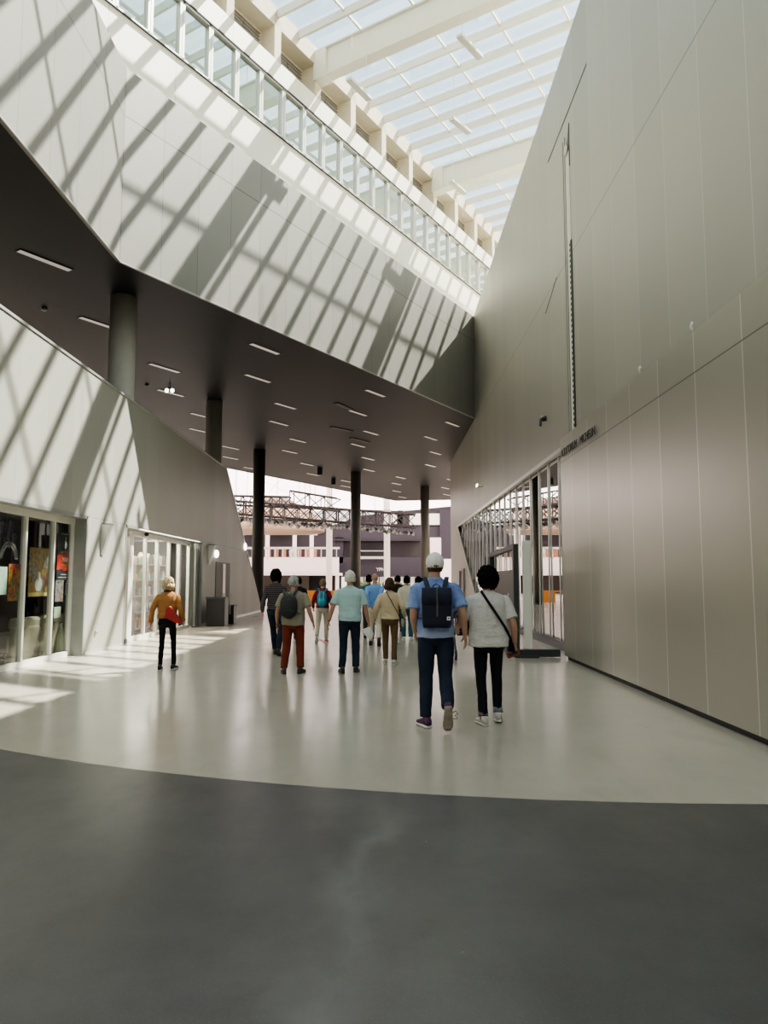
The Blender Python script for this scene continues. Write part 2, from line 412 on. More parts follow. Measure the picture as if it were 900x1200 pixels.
# ------------------------------------------------------------------ right wall
X = RX
bm = bmesh.new()
prism(bm, [(X, -14, 0), (X, 14.47, 0), (X, 14.47, 4.37), (X, 39.2, 4.37), (X, 32.4, 1.17), (X, 30.2, 0), (X, 43.8, 0), (X, 43.8, 13.2), (X, -14, 13.2)], (.4, 0, 0))
struct(finish('wall_right', bm, m_right))
bm = bmesh.new(); prism(bm, [(X+.05, -14, 13.15), (X+.05, 43.8, 13.15), (44, 43.8, 13.15), (44, -14, 13.15)], (0, 0, .1)); prism(bm, [(X+.1, 43.4, 0), (44, 43.4, 0), (44, 43.8, 0), (X+.1, 43.8, 0)], (0, 0, 13.1))
struct(finish('ceiling_right', bm, m_concrete))
bm = bmesh.new(); beam(bm, (X+.16, -14, 13.22), (X+.16, 43.8, 13.22), .3, .04); struct(finish('trim_3', bm, m_right))
XL = 3.42
bm = bmesh.new(); prism(bm, [(XL, -14, .07), (XL+.08, 14.47, .07), (X, 14.47, .07), (X, -14, .07)], (0, 0, 4.23))
struct(finish('wall_right_lower', bm, m_rightlow))
bm = bmesh.new(); prism(bm, [(XL+.06, -14, 0), (XL+.12, 14.4, 0), (X, 14.4, 0), (X, -14, 0)], (0, 0, .08)); struct(finish('baseboard_right', bm, m_black))
# diagonal / short joints on the upper wall
bm = bmesh.new(); beam(bm, (X-.004, 13.6, 11.6), (X-.004, 17.0, 11.6), .012, .03); beam(bm, (X-.004, 17.6, 8.05), (X-.004, 16.4, 8.45), .01, .02)
struct(finish('trim_4', bm, mat('joint_dark', (.25, .25, .23), .6)))
# the tall slot in the wall
sl = thing('wall_slot', 'tall narrow vertical slot in the upper right wall with pale strip and dark toothed edge', 'wall slot', (X, 15.1, 4.4))
bm = bmesh.new(); quad_box(bm, (-.004, .08, 5.25), (.02, .28, 2.1)); quad_box(bm, (-.003, .10, 2.2), (.018, .22, 4.2)); finish('pale_strip', bm, mat('slot_pale', (.66, .66, .58), .5), sl)
bm = bmesh.new(); quad_box(bm, (-.004, .28, 3.4), (.02, .03, 6.8)); quad_box(bm, (-.004, .46, 3.4), (.012, .02, 6.8)); finish('slot_edge', bm, mat('slot_edge', (.24, .24, .22), .5), sl)
bm = bmesh.new(); quad_box(bm, (-.006, -.06, 2.15), (.02, .09, 4.3))
for i in range(36): quad_box(bm, (-.006, .01, .1+i*.118), (.02, .10, .06))
finish('toothed_edge', bm, m_black, sl)
bm = bmesh.new(); prism(bm, [(-.012, -.10, 6.9), (-.012, .20, 6.35), (-.012, .20, 5.95), (-.012, -.10, 5.95)], (.02, 0, 0)); finish('slot_opening', bm, m_dark, sl)
bm = bmesh.new(); ellipsoid(bm, (-.03, .10, 6.40), (.03, .10, .12), 10, 8); finish('lamp', bm, m_whitesteel, sl, True)
# lettering on the lower right wall
mt = mat('letter_black', (.03, .03, .03), .5)
L = thing('wall_sign', 'black capital letters AUDITORIUM MICHELIN on the top band of the lower right wall', 'sign', (XL+.05, 13.2, 3.97))
LXS = {'AUDITORIUM': .90, 'MICHELIN': .98}
for wd, yc in (('AUDITORIUM', .46), ('MICHELIN', -.81)):
    M = Matrix.Translation((-.012, yc, -.072)) @ Matrix.Rotation(-math.pi/2, 4, 'Z') @ Matrix.Rotation(math.pi/2, 4, 'X')
    text_mesh('letters', wd, .215, mt, M, L, xs=LXS[wd])
# security camera
sc_ = thing('security_camera', 'small dark security camera fixed to the upper right wall', 'security camera', (X, 17.8, 5.47)); sc_.scale = (.65, .65, .65)
bm = bmesh.new(); tube(bm, [(0, 0, .0), (-.05, 0, 0)], .10, 14); ellipsoid(bm, (-.10, .02, -.02), (.09, .10, .09), 14, 10); finish('camera_housing', bm, m_black, sc_, True)
bm = bmesh.new(); tube(bm, [(-.12, -.06, .02), (-.22, -.10, -.05), (-.24, -.11, -.32)], [.03, .045, .055], 10); finish('camera_arm', bm, m_dark, sc_, True)
bm = bmesh.new(); ellipsoid(bm, (-.16, -.05, .05), (.05, .05, .04), 10, 8); finish('white_cap', bm, m_whitesteel, sc_, True)
# wall lamp, lit
wl = thing('wall_lamp', 'lit wall lamp shining on the far right wall above the slanted glazing', 'wall lamp', (X, 29.6, 5.35))
bm = bmesh.new(); quad_box(bm, (-.10, 0, 0), (.2, .42, .10)); finish('lamp_housing', bm, m_alu, wl)
bm = bmesh.new(); quad_box(bm, (-.22, 0, .0), (.03, .40, .10)); finish('lamp_lens', bm, mat('warm_lens', (1, .9, .6), .4, emit=(1, .85, .45), estr=5), wl)
ld = bpy.data.lights.new('wall_lamp_light', 'SPOT'); ld.energy = 60; ld.color = (1, .85, .5); ld.spot_size = 1.6; ld.shadow_soft_size = .1
lo = bpy.data.objects.new('wall_lamp_light', ld); COL.objects.link(lo); lo.parent = wl; lo.location = (-.3, 0, -.1); lo.rotation_euler = (0, .5, 0)
# small white fittings on the ledge
for (px, py, lab) in ((814, 381, 'small white upright fitting on the ledge, nearer the camera'), (750, 434, 'small white two-lobed fitting on the ledge, farther from the camera')):
    y = 865*XL/(px-446)
    r = thing('ledge_fitting', lab, 'ledge fitting', (XL+.03, y, 4.30)); r.scale = (.75, .75, .75)
    bm = bmesh.new(); tube(bm, [(0, 0, 0), (0, 0, .05)], .012, 8); finish('stem', bm, m_alu, r)
    bm = bmesh.new(); tall = px > 800
    ellipsoid(bm, (0, .02, .08), (.02, .035, .045 if not tall else .06), 8, 6, Matrix.Rotation(.5, 4, 'X').to_3x3().to_4x4()); ellipsoid(bm, (0, -.025, .08), (.02, .025, .035), 8, 6)
    finish('head', bm, m_whitesteel, r, True)
# glazing under the slanted head
gz = [(X+.06, 14.5, .12), (X+.06, 14.5, 4.37), (X+.06, 39.0, 4.37), (X+.06, 32.4, 1.2), (X+.06, 30.2, .12)]
bm = bmesh.new(); prism(bm, gz, (.02, 0, 0)); wq = struct(finish('window_90', bm, m_rglass))
bm = bmesh.new(); y = 14.6
while y < 38.6:
    z0 = 0.0 if y < 30.2 else (y-30.2)*(4.37/8.9)
    beam(bm, (X+.02, y, z0+.02), (X+.045, y, 4.37), .05, .03, up=(1, 0, 0)); y += 1.1
beam(bm, (X-.02, 14.5, 4.40), (X-.02, 39.3, 4.40), .10, .10); beam(bm, (X-.02, 39.2, 4.4), (X-.02, 30.2, .02), .07, .10)
finish('window_frame', bm, m_alu, wq)
bm = bmesh.new(); beam(bm, (X-.0, 14.5, .08), (X-.0, 30.2, .08), .16, .16); finish('window_sill', bm, m_dark, wq)
bm = bmesh.new(); beam(bm, (X+.32, 20.7, 0), (X+.32, 20.7, 4.37), .3, .30, up=(1, 0, 0)); struct(finish('trim_5', bm, m_dark))
# dark lobby behind the glazing
bm = bmesh.new(); prism(bm, [(9, 14, 0), (9, 43, 0), (9.2, 43, 0), (9.2, 14, 0)], (0, 0, 5)); prism(bm, [(X+.3, 14, 5), (X+.3, 43, 5), (9, 43, 5), (9, 14, 5)], (0, 0, .1))
prism(bm, [(X+.3, 14, 0), (9, 14, 0), (9, 14.1, 0), (X+.3, 14.1, 0)], (0, 0, 5))
struct(finish('wall_lobby', bm, mat('lobby_wall', (.12, .115, .11), .7)))
# door at the far end of the right wall
dr = bpy.data.objects.new('door_1', None); COL.objects.link(dr); struct(dr); dr.location = (X, 37.5, 0)
bm = bmesh.new(); quad_box(bm, (-.02, 0, 1.02), (.05, 1.5, 2.04)); finish('door_leaf', bm, m_black, dr)
bm = bmesh.new()
for s in (-.95, .85): quad_box(bm, (-.05, s, 1.02), (.10, .42, 2.04))
quad_box(bm, (-.04, 0, 2.08), (.08, 2.2, .1)); finish('door_frame', bm, mat('pinkish_metal', (.5, .42, .40), .5, .2), dr)
# entrance screen standing out from the glazing
es = thing('entrance_screen', 'dark framed glass and panel screen of the entrance beside the white post', 'entrance screen', (2.62, 14.75, 0))
bm = bmesh.new(); beam(bm, (0, 0, 0), (0, 0, 2.24), .10, .12, up=(0, 1, 0)); beam(bm, (0, 3.3, 0), (0, 3.3, 2.16), .10, .12, up=(0, 1, 0)); beam(bm, (0, 0, 2.19), (0, 3.3, 2.13), .09, .10)
beam(bm, (0, 0, .05), (0, 3.3, .05), .09, .1); finish('screen_frame', bm, m_dark, es)
bm = bmesh.new(); quad_box(bm, (.02, 1.66, .88), (.03, 3.2, 1.70)); finish('lower_panel', bm, mat('brown_panel', (.11, .095, .09), .45, .1), es)
bm = bmesh.new(); quad_box(bm, (.02, 1.66, 1.93), (.012, 3.2, .38)); finish('upper_glass', bm, m_shopglass, es)
bm = bmesh.new(); tube(bm, [(-.06, .5, 1.25), (-.12, .5, 1.1), (-.16, .3, .95)], .012, 8); finish('handle', bm, m_alu, es, True)
bm = bmesh.new(); beam(bm, (0, 0, .09), (.84, 0, .09), .16, .14); beam(bm, (0, 0, .02), (.42, -.02, .02), .2, .04); finish('floor_rail', bm, m_dark, es)
bm = bmesh.new(); quad_box(bm, (0, 0, 0), (.17, .06, 2.12)); tag(finish('white_post', bm, m_aluw, loc=(2.83, 14.68, 1.24), bevel=.01), 'tall flat white post standing beside the dark entrance screen', 'post')
# ------------------------------------------------------------------ columns
m_colb = mat('column_dark', (.075, .066, .06), .5, .1)
clab = ['pale round concrete column nearest the camera, rising behind the left wall', 'second round column, rising behind the left wall farther in', 'dark round column at the tip of the slanted left wall', 'dark round column in the middle of the hall beyond the walkers', 'dark round column beside the far end of the right wall']
cols = [(-6.53, 17.95, .32), (-6.72, 28.7, .32), (-6.74, 39.5, .32), (-1.84, 47.7, .33), (3.06, 55.0, .33)]
for i, (x, y, r) in enumerate(cols):
    o = thing('column', clab[i], 'column', (x, y, 0), 0, 'round columns under the dark soffit')
    bm = bmesh.new(); tube(bm, [(0, 0, 0), (0, 0, ZS)], r, 36); s = finish('shaft', bm, m_colc if i < 2 else m_colb, o)
    for p in s.data.polygons: p.use_smooth = len(p.vertices) == 4
    bm = bmesh.new(); tube(bm, [(0, 0, 0), (0, 0, .1)], r+.02, 36); finish('base_ring', bm, m_dark, o)
# soffit strip lights: (row distance n, positions t)
m_strip = mat('strip_diffuser', (.75, .68, .62), .4, emit=(1, .88, .8), estr=.22)
rows = {14.7: [9.45, 16.8, 23.1, 29.6], 17.1: [12.7, 19.2, 25.5, 32.0], 18.9: [16.6, 22.9, 29.3, 35.9], 21.25: [19.0, 25.3, 31.7, 39.7], 23.1: [22.4, 29.0, 35.5, 46.2],
        25.5: [24.6, 31.3, 39.3, 43.3, 50.0], 27.4: [28.7, 35.3, 45.9, 54.0], 29.7: [31.1, 38.9, 42.8, 49.8], 31.4: [34.7, 45.2, 53.6]}
ordn = ['nearest', 'second', 'third', 'fourth', 'fifth']; rown = ['first', 'second', 'third', 'fourth', 'fifth', 'sixth', 'seventh', 'eighth', 'ninth']
l0 = None
for ri, (n, ts) in enumerate(rows.items()):
    for ti, t in enumerate(ts):
        lab = '%s strip light from the camera in the %s row back from the grey fascia' % (ordn[ti], rown[ri])
        p = tn(t, n, ZS)
        if l0 is None:
            l0 = thing('soffit_light', lab, 'ceiling light', p, math.atan2(.83, .555), 'recessed strip lights in the dark soffit')
            bm = bmesh.new(); quad_box(bm, (0, 0, -.008), (1.22, .17, .012)); finish('diffuser', bm, m_strip, l0)
            bm = bmesh.new()
            for s in (-1, 1): quad_box(bm, (0, s*.09, -.009), (1.26, .015, .016)); quad_box(bm, (s*.62, 0, -.009), (.015, .19, .016))
            finish('rim', bm, m_dark, l0)
        else: dup(l0, p, lab)
for (px, py, lab) in ((445, 333+0, ''), ): pass
for i, (a, b) in enumerate((((394, 472), (412, 480)), ((388, 500), (412, 505)), ((411, 513), (432, 518)))):
    A, B = pin(*a, ZS), pin(*b, ZS); bm = bmesh.new(); beam(bm, A-V((0, 0, .016)), B-V((0, 0, .016)), .22, .03)
    tag(finish('soffit_slot', bm, m_black), 'dark empty slot in the soffit, %s of three from the camera' % ['first', 'second', 'third'][i], 'ceiling slot', 'dark slots in the soffit')
# small round sensors and a twin spot on the soffit
for (px, py, lab) in ((52, 361, 'small pale round detector on the soffit near the left edge'), (172, 450, 'small dark round detector on the soffit behind the nearest column')):
    bm = bmesh.new(); ellipsoid(bm, (0, 0, -.03), (.07, .07, .05), 14, 8); tag(finish('smoke_detector', bm, m_alu if px < 100 else m_dark, smooth=True, loc=pin(px, py, ZS)), lab, 'detector')
q = pin(199, 456, ZS-.25); ts = thing('twin_spotlight', 'lit twin spotlight under the soffit right of the nearest column', 'spotlight', q)
bm = bmesh.new(); tube(bm, [(0, 0, .25), (0, 0, .05)], .02, 8); quad_box(bm, (0, 0, .03), (.3, .08, .05)); finish('bracket', bm, m_dark, ts)
bm = bmesh.new()
for s in (-.1, .1): ellipsoid(bm, (s, -.03, -.06), (.07, .06, .08), 12, 8)
finish('lamp_head', bm, mat('lit_white', (1, 1, .95), .4, emit=(1, .97, .85), estr=5), ts, True)
for (px, py, lab) in ((375, 549, 'black hanging speaker under the far soffit, larger one'), (391, 561, 'small black box under the far soffit')):
    bm = bmesh.new(); quad_box(bm, (0, 0, -.2), (.3, .3, .45)); quad_box(bm, (0, 0, .02), (.04, .04, .06)); tag(finish('ceiling_speaker', bm, m_black, loc=pin(px, py, ZS-.02), bevel=.03), lab, 'speaker')
# ================================================================== left lower wall and shops
def pinx(px, py, X):
    F = 865.; P = math.atan(81/F); c, s = math.cos(P), math.sin(P); x = (px-450)/F; y = (600-py)/F
    r = V((x, c-s*y, s+c*y)); k = X/r.x; return V((r.x*k, r.y*k, 1.5+r.z*k))
def piny(px, py, Y):
    F = 865.; P = math.atan(81/F); c, s = math.cos(P), math.sin(P); x = (px-450)/F; y = (600-py)/F
    r = V((x, c-s*y, s+c*y)); k = Y/r.y; return V((r.x*k, r.y*k, 1.5+r.z*k))
LX = -6.1; HD = 2.83; S1a, S1b, S2a, S2b = 5.2, 15.15, 17.42, 24.85
bm = bmesh.new()
prism(bm, [(LX, -14, 0), (LX, S1a, 0), (LX, S1a, HD), (LX, S1b, HD), (LX, S1b, 0), (LX, S2a, 0), (LX, S2a, HD), (LX, S2b, HD), (LX, S2b, 0), (LX, 37.1, 0), (LX, 28.3, 5.83), (LX, -14, 5.83)], (-.07, 0, 0))
struct(finish('wall_left_lower', bm, m_left))
bm = bmesh.new(); beam(bm, (LX-.03, -14, 5.85), (LX-.03, 28.3, 5.85), .10, .05); beam(bm, (LX-.03, 28.3, 5.85), (LX-.03, 37.1, .02), .10, .05)
beam(bm, (LX+.003, S1b+.1, .03), (LX+.003, S2a, .03), .01, .06); beam(bm, (LX+.003, S2b, .04), (LX+.003, 37, .04), .01, .08)
struct(finish('trim_6', bm, m_alu))
GX = -6.38
# reveals
m_rev = mat('grey_reveal', (.30, .31, .29), .45, .4)
bm = bmesh.new()
for a, b in ((S1a, S1b), (S2a, S2b)):
    quad_box(bm, ((LX+GX)/2-.04, b-.03, HD/2), (LX-GX+.1, .06, HD)); quad_box(bm, ((LX+GX)/2-.04, a+.03, HD/2), (LX-GX+.1, .06, HD)); quad_box(bm, ((LX+GX)/2-.04, (a+b)/2, HD-.03), (LX-GX+.1, b-a, .06))
struct(finish('trim_7', bm, m_rev))
def shopfront(idx, ys, ya, yb):
    w = bpy.data.objects.new('window_%d' % idx, None); COL.objects.link(w); struct(w)
    bm = bmesh.new(); prism(bm, [(GX, ya, .08), (GX, yb, .08), (GX, yb, HD-.06), (GX, ya, HD-.06)], (-.015, 0, 0)); finish('window_pane', bm, m_shopglass, w)
    bm = bmesh.new()
    for y in ys: beam(bm, (GX, y, 0), (GX, y, HD-.06), .07, .09, up=(1, 0, 0))
    beam(bm, (GX, ya, .05), (GX, yb, .05), .10, .10); beam(bm, (GX, ya, HD-.12), (GX, yb, HD-.12), .10, .12)
    finish('window_frame', bm, m_aluw, w)
shopfront(91, [5.4, 6.5, 7.6, 8.7, 9.75, 10.85, 11.98, 13.08, 14.2, 15.05], S1a, S1b-.06)
shopfront(92, [18.66, 19.72, 20.75, 21.9, 22.95, 24.1], 18.6, 24.15)
# dark inside of the two shops
bm = bmesh.new()
for a, b in ((S1a-.3, S1b+1.0), (S2a-1.1, S2b+.2)):
    prism(bm, [(LX-.08, a, HD+.06), (-11, a, HD+.06), (-11, b, HD+.06), (LX-.08, b, HD+.06)], (0, 0, .1))
    prism(bm, [(-10.2 if a < 10 else -8.6, a, 0), (-10.2 if a < 10 else -8.6, b, 0), (-11, b, 0), (-11, a, 0)], (0, 0, HD))
    for y in (a, b): quad_box(bm, (-8.7, y, HD/2), (4.6, .08, HD))
struct(finish('wall_shop', bm, m_void))
bm = bmesh.new(); prism(bm, [(-8.58, S2a, 0), (-8.58, S2b, 0), (-8.56, S2b, 0), (-8.56, S2a, 0)], (0, 0, 2.7)); struct(finish('wall_shop_back', bm, mat('beige_back', (.45, .36, .28), .7)))
al = bpy.data.lights.new('shop_lamp', 'AREA'); al.shape = 'RECTANGLE'; al.size = 1.4; al.size_y = 6; al.energy = 600; al.color = (1, .9, .78)
o = bpy.data.objects.new('shop_lamp', al); COL.objects.link(o); o.location = (-6.75, 21.4, 2.80)
# shop door panel, white
dd = bpy.data.objects.new('door_2', None); COL.objects.link(dd); struct(dd); dd.location = (GX, 18.03, 0)
bm = bmesh.new(); quad_box(bm, (.03, 0, 1.36), (.05, 1.18, 2.70)); finish('door_leaf', bm, m_aluw, dd)
bm = bmesh.new(); tube(bm, [(.07, .45, 1.0), (.12, .45, 1.0), (.12, .30, 1.0)], .014, 8); finish('door_handle', bm, m_alu, dd, True)
# folded accordion shutter at the far end of the shopfront
fs = thing('folding_shutter', 'folded grey accordion shutter at the far end of the lit shop front', 'shutter', (GX, 24.5, 0))
bm = bmesh.new()
for i in range(6): beam(bm, (.05 if i % 2 else .20, -.28+i*.11, .04), (.05 if i % 2 else .20, -.28+i*.11, HD-.08), .03, .10, up=(1, .6 if i % 2 else -.6, 0))
finish('slats', bm, m_rev, fs)
bm = bmesh.new(); quad_box(bm, (-.02, 0, 1.35), (.02, .66, 2.6)); finish('backing', bm, m_black, fs)
# --- posters and sheets behind the first shop front glass
def poster_mat(name, cols, scale=5, seed=0):
    t = NT(name); setp(t, None, .5); p = t.obj()
    f = t.noise(p, scale, 4, .7); r = t.n('ShaderNodeValToRGB'); t.l(f, r.inputs[0]); r.color_ramp.interpolation = 'LINEAR'
    el = r.color_ramp.elements
    while len(el) < len(cols): el.new(.5)
    for i, c in enumerate(cols): el[i].position = .36+.28*i/(len(cols)-1); el[i].color = (*c, 1)
    t.l(r.outputs[0], t.b.inputs['Base Color']); return t.m
PXX = GX-.03
def rect_from_px(x0, y0, x1, y1):
    a = pinx(x0, y0, PXX); b = pinx(x1, (y0+y1)/2, PXX); m = (x0+x1)/2
    zt = pinx(m, y0, PXX).z; zb = pinx(m, y1, PXX).z
    return a.y, b.y, zb, zt
def poster(px, mt_, lab, cat='poster', extra=None):
    ya, yb, zb, zt = rect_from_px(*px); c = V((PXX, (ya+yb)/2, (zb+zt)/2)); w, h = yb-ya, zt-zb
    r = thing('poster' if cat == 'poster' else 'sheet', lab, cat, c)
    bm = bmesh.new(); quad_box(bm, (0, 0, 0), (.006, w, h)); finish('paper', bm, mt_, r)
    if extra: extra(r, w, h)
    return r
TM = Matrix.Rotation(math.pi/2, 4, 'Z') @ Matrix.Rotation(math.pi/2, 4, 'X')
def txt(r, s, size, y, z, m, xs=1, bold=0):
    text_mesh('lettering', s, size, m, Matrix.Translation((.006, y, z)) @ TM, r, xs=xs, bold=bold)
m_wht = mat('paper_white', (.8, .8, .76), .6); m_red = mat('poster_red', (.75, .07, .04), .5, var=.3); m_gold = mat('poster_gold', (.75, .62, .25), .5)
poster((-4, 664, 8, 697), poster_mat('poster_green', [(.25, .55, .4), (.7, .8, .7), (.5, .75, .6)], 2), 'pale green and white poster at the left edge of the shop window')
poster((10.5, 661, 26, 704), poster_mat('poster_jungle', [(.5, .03, .02), (.05, .04, .02), (.60, .12, .03), (.55, .38, .04), (.05, .05, .03), (.15, .28, .10)], 5), 'colourful red, yellow and green poster behind the first pane from the left')
def ex3(r, w, h):
    bm = bmesh.new(); quad_box(bm, (.004, 0, -h*.45), (.004, w*.96, h*.07)); finish('caption_band', bm, m_gold, r)
    bm = bmesh.new(); ellipsoid(bm, (.003, .02*w, -h*.25), (.004, w*.2, h*.14), 12, 8); tube(bm, [(.003, 0, -h*.15), (.003, 0, 0)], .03, 8); finish('pale_figure', bm, m_wht, r)
poster((35, 642, 56, 699), poster_mat('poster_landscape', [(.06, .14, .30), (.50, .16, .07), (.50, .40, .12), (.16, .12, .10), (.50, .46, .38), (.25, .2, .15)], 2.6), 'tall landscape poster with yellow and blue sky and pale figure', 'poster', ex3)
def ex4(r, w, h):
    bm = bmesh.new(); prism(bm, [(.004, -w*.5, -h*.30), (.004, -w*.25, -h*.27), (.004, 0, -h*.31), (.004, w*.25, -h*.28), (.004, w*.5, -h*.29), (.004, w*.5, h*.03), (.004, -w*.5, h*.03)], (.003, 0, 0)); finish('red_field', bm, m_red, r)
    txt(r, '3000', h*.115, 0, -h*.11, m_wht, 1.3, .004); txt(r, 'OCTOPUS', h*.09, 0, h*.045, mat('dull_red', (.6, .25, .2), .5), .95)
    txt(r, 'POP VIE', h*.07, 0, -h*.22, m_gold, 1.3); txt(r, '8', h*.22, 0, h*.17, m_wht, .8, .004); txt(r, 'Y', h*.10, 0, h*.33, m_wht, .8, .003)
    for z, ww in ((h*.46, .6), (-h*.38, .5), (-h*.44, .8)):
        bm = bmesh.new(); quad_box(bm, (.004, 0, z), (.004, w*ww, h*.012)); finish('text_line', bm, m_wht, r)
poster((68, 624, 85, 680), mat('poster_black', (.06, .055, .07), .4), 'black and red poster with white figure and number on the last pane', 'poster', ex4)
poster((65, 680, 74, 705), poster_mat('poster_photo', [(.05, .05, .06), (.45, .4, .35), (.15, .2, .25), (.4, .1, .08)], 8), 'small photo sheet below the black and red poster', 'sheet')
def ex6(r, w, h):
    bm = bmesh.new()
    for s in (-1, 1): quad_box(bm, (.004, s*w*.46, 0), (.004, w*.06, h*.95)); quad_box(bm, (.004, 0, s*h*.47), (.004, w*.95, h*.04))
    quad_box(bm, (.004, -.1*w, .1*h), (.004, w*.4, h*.06)); quad_box(bm, (.004, 0*w, .25*h), (.004, w*.5, h*.04)); quad_box(bm, (.004, .2*w, -.05*h), (.004, w*.06, h*.4)); finish('white_print', bm, m_wht, r)
poster((77, 683, 86.5, 697), mat('sign_grey', (.14, .16, .17), .4), 'small grey notice with white outline near the frame', 'sheet', ex6)
poster((63.5, 711, 71, 724), mat('pale_green_sheet', (.50, .58, .45), .6), 'pale green sheet of paper standing on the orange cabinet', 'sheet')
# silver balloon / foil ornament at the left
o = thing('foil_ornament', 'silvery blue crumpled foil ornament hanging in the shop window top left', 'ornament', pinx(8, 628, GX-.40))
bm = bmesh.new(); random.seed(3)
for i in range(9):
    ellipsoid(bm, (random.uniform(-.05, .05), random.uniform(-.28, .28), random.uniform(-.3, .3)), (.04, random.uniform(.04, .10), random.uniform(.10, .22)), 8, 6)
finish('foil', bm, mat('foil', (.22, .23, .34), .12, .9, var=.5, scale=9), o, True)
bm = bmesh.new(); tube(bm, [(0, 0, .2), (0, 0, 1.0)], .006, 5); finish('string', bm, m_alu, o)
o = thing('clear_tube_lamp', 'curved clear hoop hanging below the foil ornament', 'ornament', pinx(10, 655, GX-.2))
for rr in (.30, .24):
    bm = bmesh.new(); tube(bm, [(0, math.cos(a)*rr, math.sin(a)*rr) for a in [i*math.pi/14 for i in range(15)]], .022, 8); finish('hoop', bm, mat('hoop_silver', (.5, .5, .5), .15, .8), o, True)
# sofas
m_sofa = mat('sofa_grey', (.30, .275, .21), .8, bump=.2)
def sofa(y, w, lab, red):
    r = thing('armchair', lab, 'armchair', (-6.98, y, 0), 0, 'grey armchairs behind the shop window'); r.scale = (1, 1, .78)
    bm = bmesh.new(); quad_box(bm, (.30, 0, .50), (.16, w, .86), Matrix.Rotation(.12, 4, 'Y')); finish('backrest', bm, m_sofa, r, bevel=.05)
    bm = bmesh.new(); quad_box(bm, (.26, 0, .98), (.2, w*.96, .26), Matrix.Rotation(.12, 4, 'Y')); finish('headrest', bm, m_sofa, r, bevel=.06)
    bm = bmesh.new(); quad_box(bm, (-.1, 0, .34), (.7, w, .25)); finish('seat', bm, m_sofa, r, bevel=.05)
    for s in (-1, 1):
        bm = bmesh.new(); quad_box(bm, (0, s*(w/2), .48), (.7, .1, .4)); finish('armrest', bm, m_sofa, r, bevel=.03)
    for sx in (-.35, .3):
        for s in (-1, 1):
            bm = bmesh.new(); tube(bm, [(sx, s*w*.42, 0), (sx, s*w*.42, .24)], .02, 8); finish('leg', bm, m_dark, r)
    if red:
        bm = bmesh.new(); quad_box(bm, (.40, 0, .78), (.03, w*.9, .10)); finish('red_band', bm, mat('cloth_red', (.2, .05, .05), .8), r, bevel=.01)
sofa(14.78, .84, 'grey-brown armchair seen from behind the second pane of the shop window', False)
sofa(13.72, .98, 'grey armchair with a dark red band at the left edge of the shop window', True)
r = thing('cabinet', 'orange-brown wooden cabinet behind the last pane of the shop window', 'cabinet', (-6.82, 15.62, 0))
bm = bmesh.new(); quad_box(bm, (0, 0, .40), (.5, .70, .78)); finish('cabinet_body', bm, mat('orange_wood', (.42, .17, .055), .5, var=.2), r, bevel=.01)
bm = bmesh.new(); quad_box(bm, (0, 0, .805), (.54, .74, .03)); finish('cabinet_top', bm, mat('wood_top', (.2, .1, .05), .5), r)
r = thing('floor_vase', 'pale rounded vase on the floor at the end of the shop window', 'vase', (-6.52, 15.02, 0))
bm = bmesh.new(); tube(bm, [(0, 0, 0), (0, 0, .1), (0, 0, .3), (0, 0, .5), (0, 0, .62)], [.07, .10, .11, .07, .04], 16); finish('body', bm, mat('vase_pale', (.45, .46, .36), .5), r, True)
bm = bmesh.new(); tube(bm, [(0, 0, .60), (0, 0, .66)], [.05, .055], 16); finish('rim', bm, mat('vase_pale', (0, 0, 0)), r, True)
# shelves and goods in the lit shop
m_shelf = mat('shelf_board', (.38, .34, .30), .6)
gcols = [('white', (.75, .73, .68)), ('teal', (.10, .25, .28)), ('beige', (.55, .45, .33)), ('orange', (.65, .30, .08)), ('dark', (.06, .06, .06)), ('green', (.15, .30, .14)), ('pink', (.6, .35, .32))]
random.seed(11); lev = ['lowest', 'second', 'third', 'fourth', 'top']; used = {}
for u, yc in enumerate((19.2, 20.25, 21.3, 22.4, 23.5)):
    on = ['nearest', 'second', 'third', 'fourth', 'farthest'][u]
    sh = thing('shelf_unit', 'open display shelf in the lit shop, %s of five from the white door' % on, 'shelf', (-7.15, yc, 0), 0, 'display shelves in the lit shop')
    for s in (-1, 1):
        bm = bmesh.new(); quad_box(bm, (0, s*.48, 1.1), (.34, .03, 2.2)); finish('upright', bm, m_shelf, sh)
    for i in range(5):
        bm = bmesh.new(); quad_box(bm, (0, 0, .15+i*.46), (.34, .94, .03)); finish('shelf_board', bm, m_shelf, sh)
    for i in range(5):
        y = -.42; j = 0
        while y < .36:
            w = random.uniform(.10, .22); h = random.uniform(.14, .34); cn, cc = random.choice(gcols)
            kind = random.choice(['box', 'box', 'jar', 'book'])
            bm = bmesh.new()
            if kind == 'jar': tube(bm, [(0, 0, 0), (0, 0, h*.7), (0, 0, h*.85), (0, 0, h)], [w*.42, w*.42, w*.25, w*.25], 12)
            elif kind == 'box': quad_box(bm, (0, 0, h/2), (.2, w*.92, h)); quad_box(bm, (.101, 0, h*.55), (.004, w*.5, h*.3))
            else: quad_box(bm, (0, 0, h/2), (.04, w*.95, h), Matrix.Rotation(.12, 4, 'Y')); quad_box(bm, (.024, 0, h*.6), (.004, w*.6, h*.2), Matrix.Rotation(.12, 4, 'Y'))
            o = finish('display_'+kind, bm, mat('goods_'+cn, cc, .5, var=.25), loc=(-7.13, yc+y+w/2, .168+i*.46))
            place = ['leftmost', 'second from left', 'third from left', 'fourth from left', 'fifth from left', 'sixth from left', 'last'][min(j, 6)]
            tag(o, '%s %s, %s on the %s shelf of the %s shop display' % (cn, kind, place, lev[i], on), kind, 'goods on the shop shelves')
            y += w+random.uniform(.01, .06); j += 1
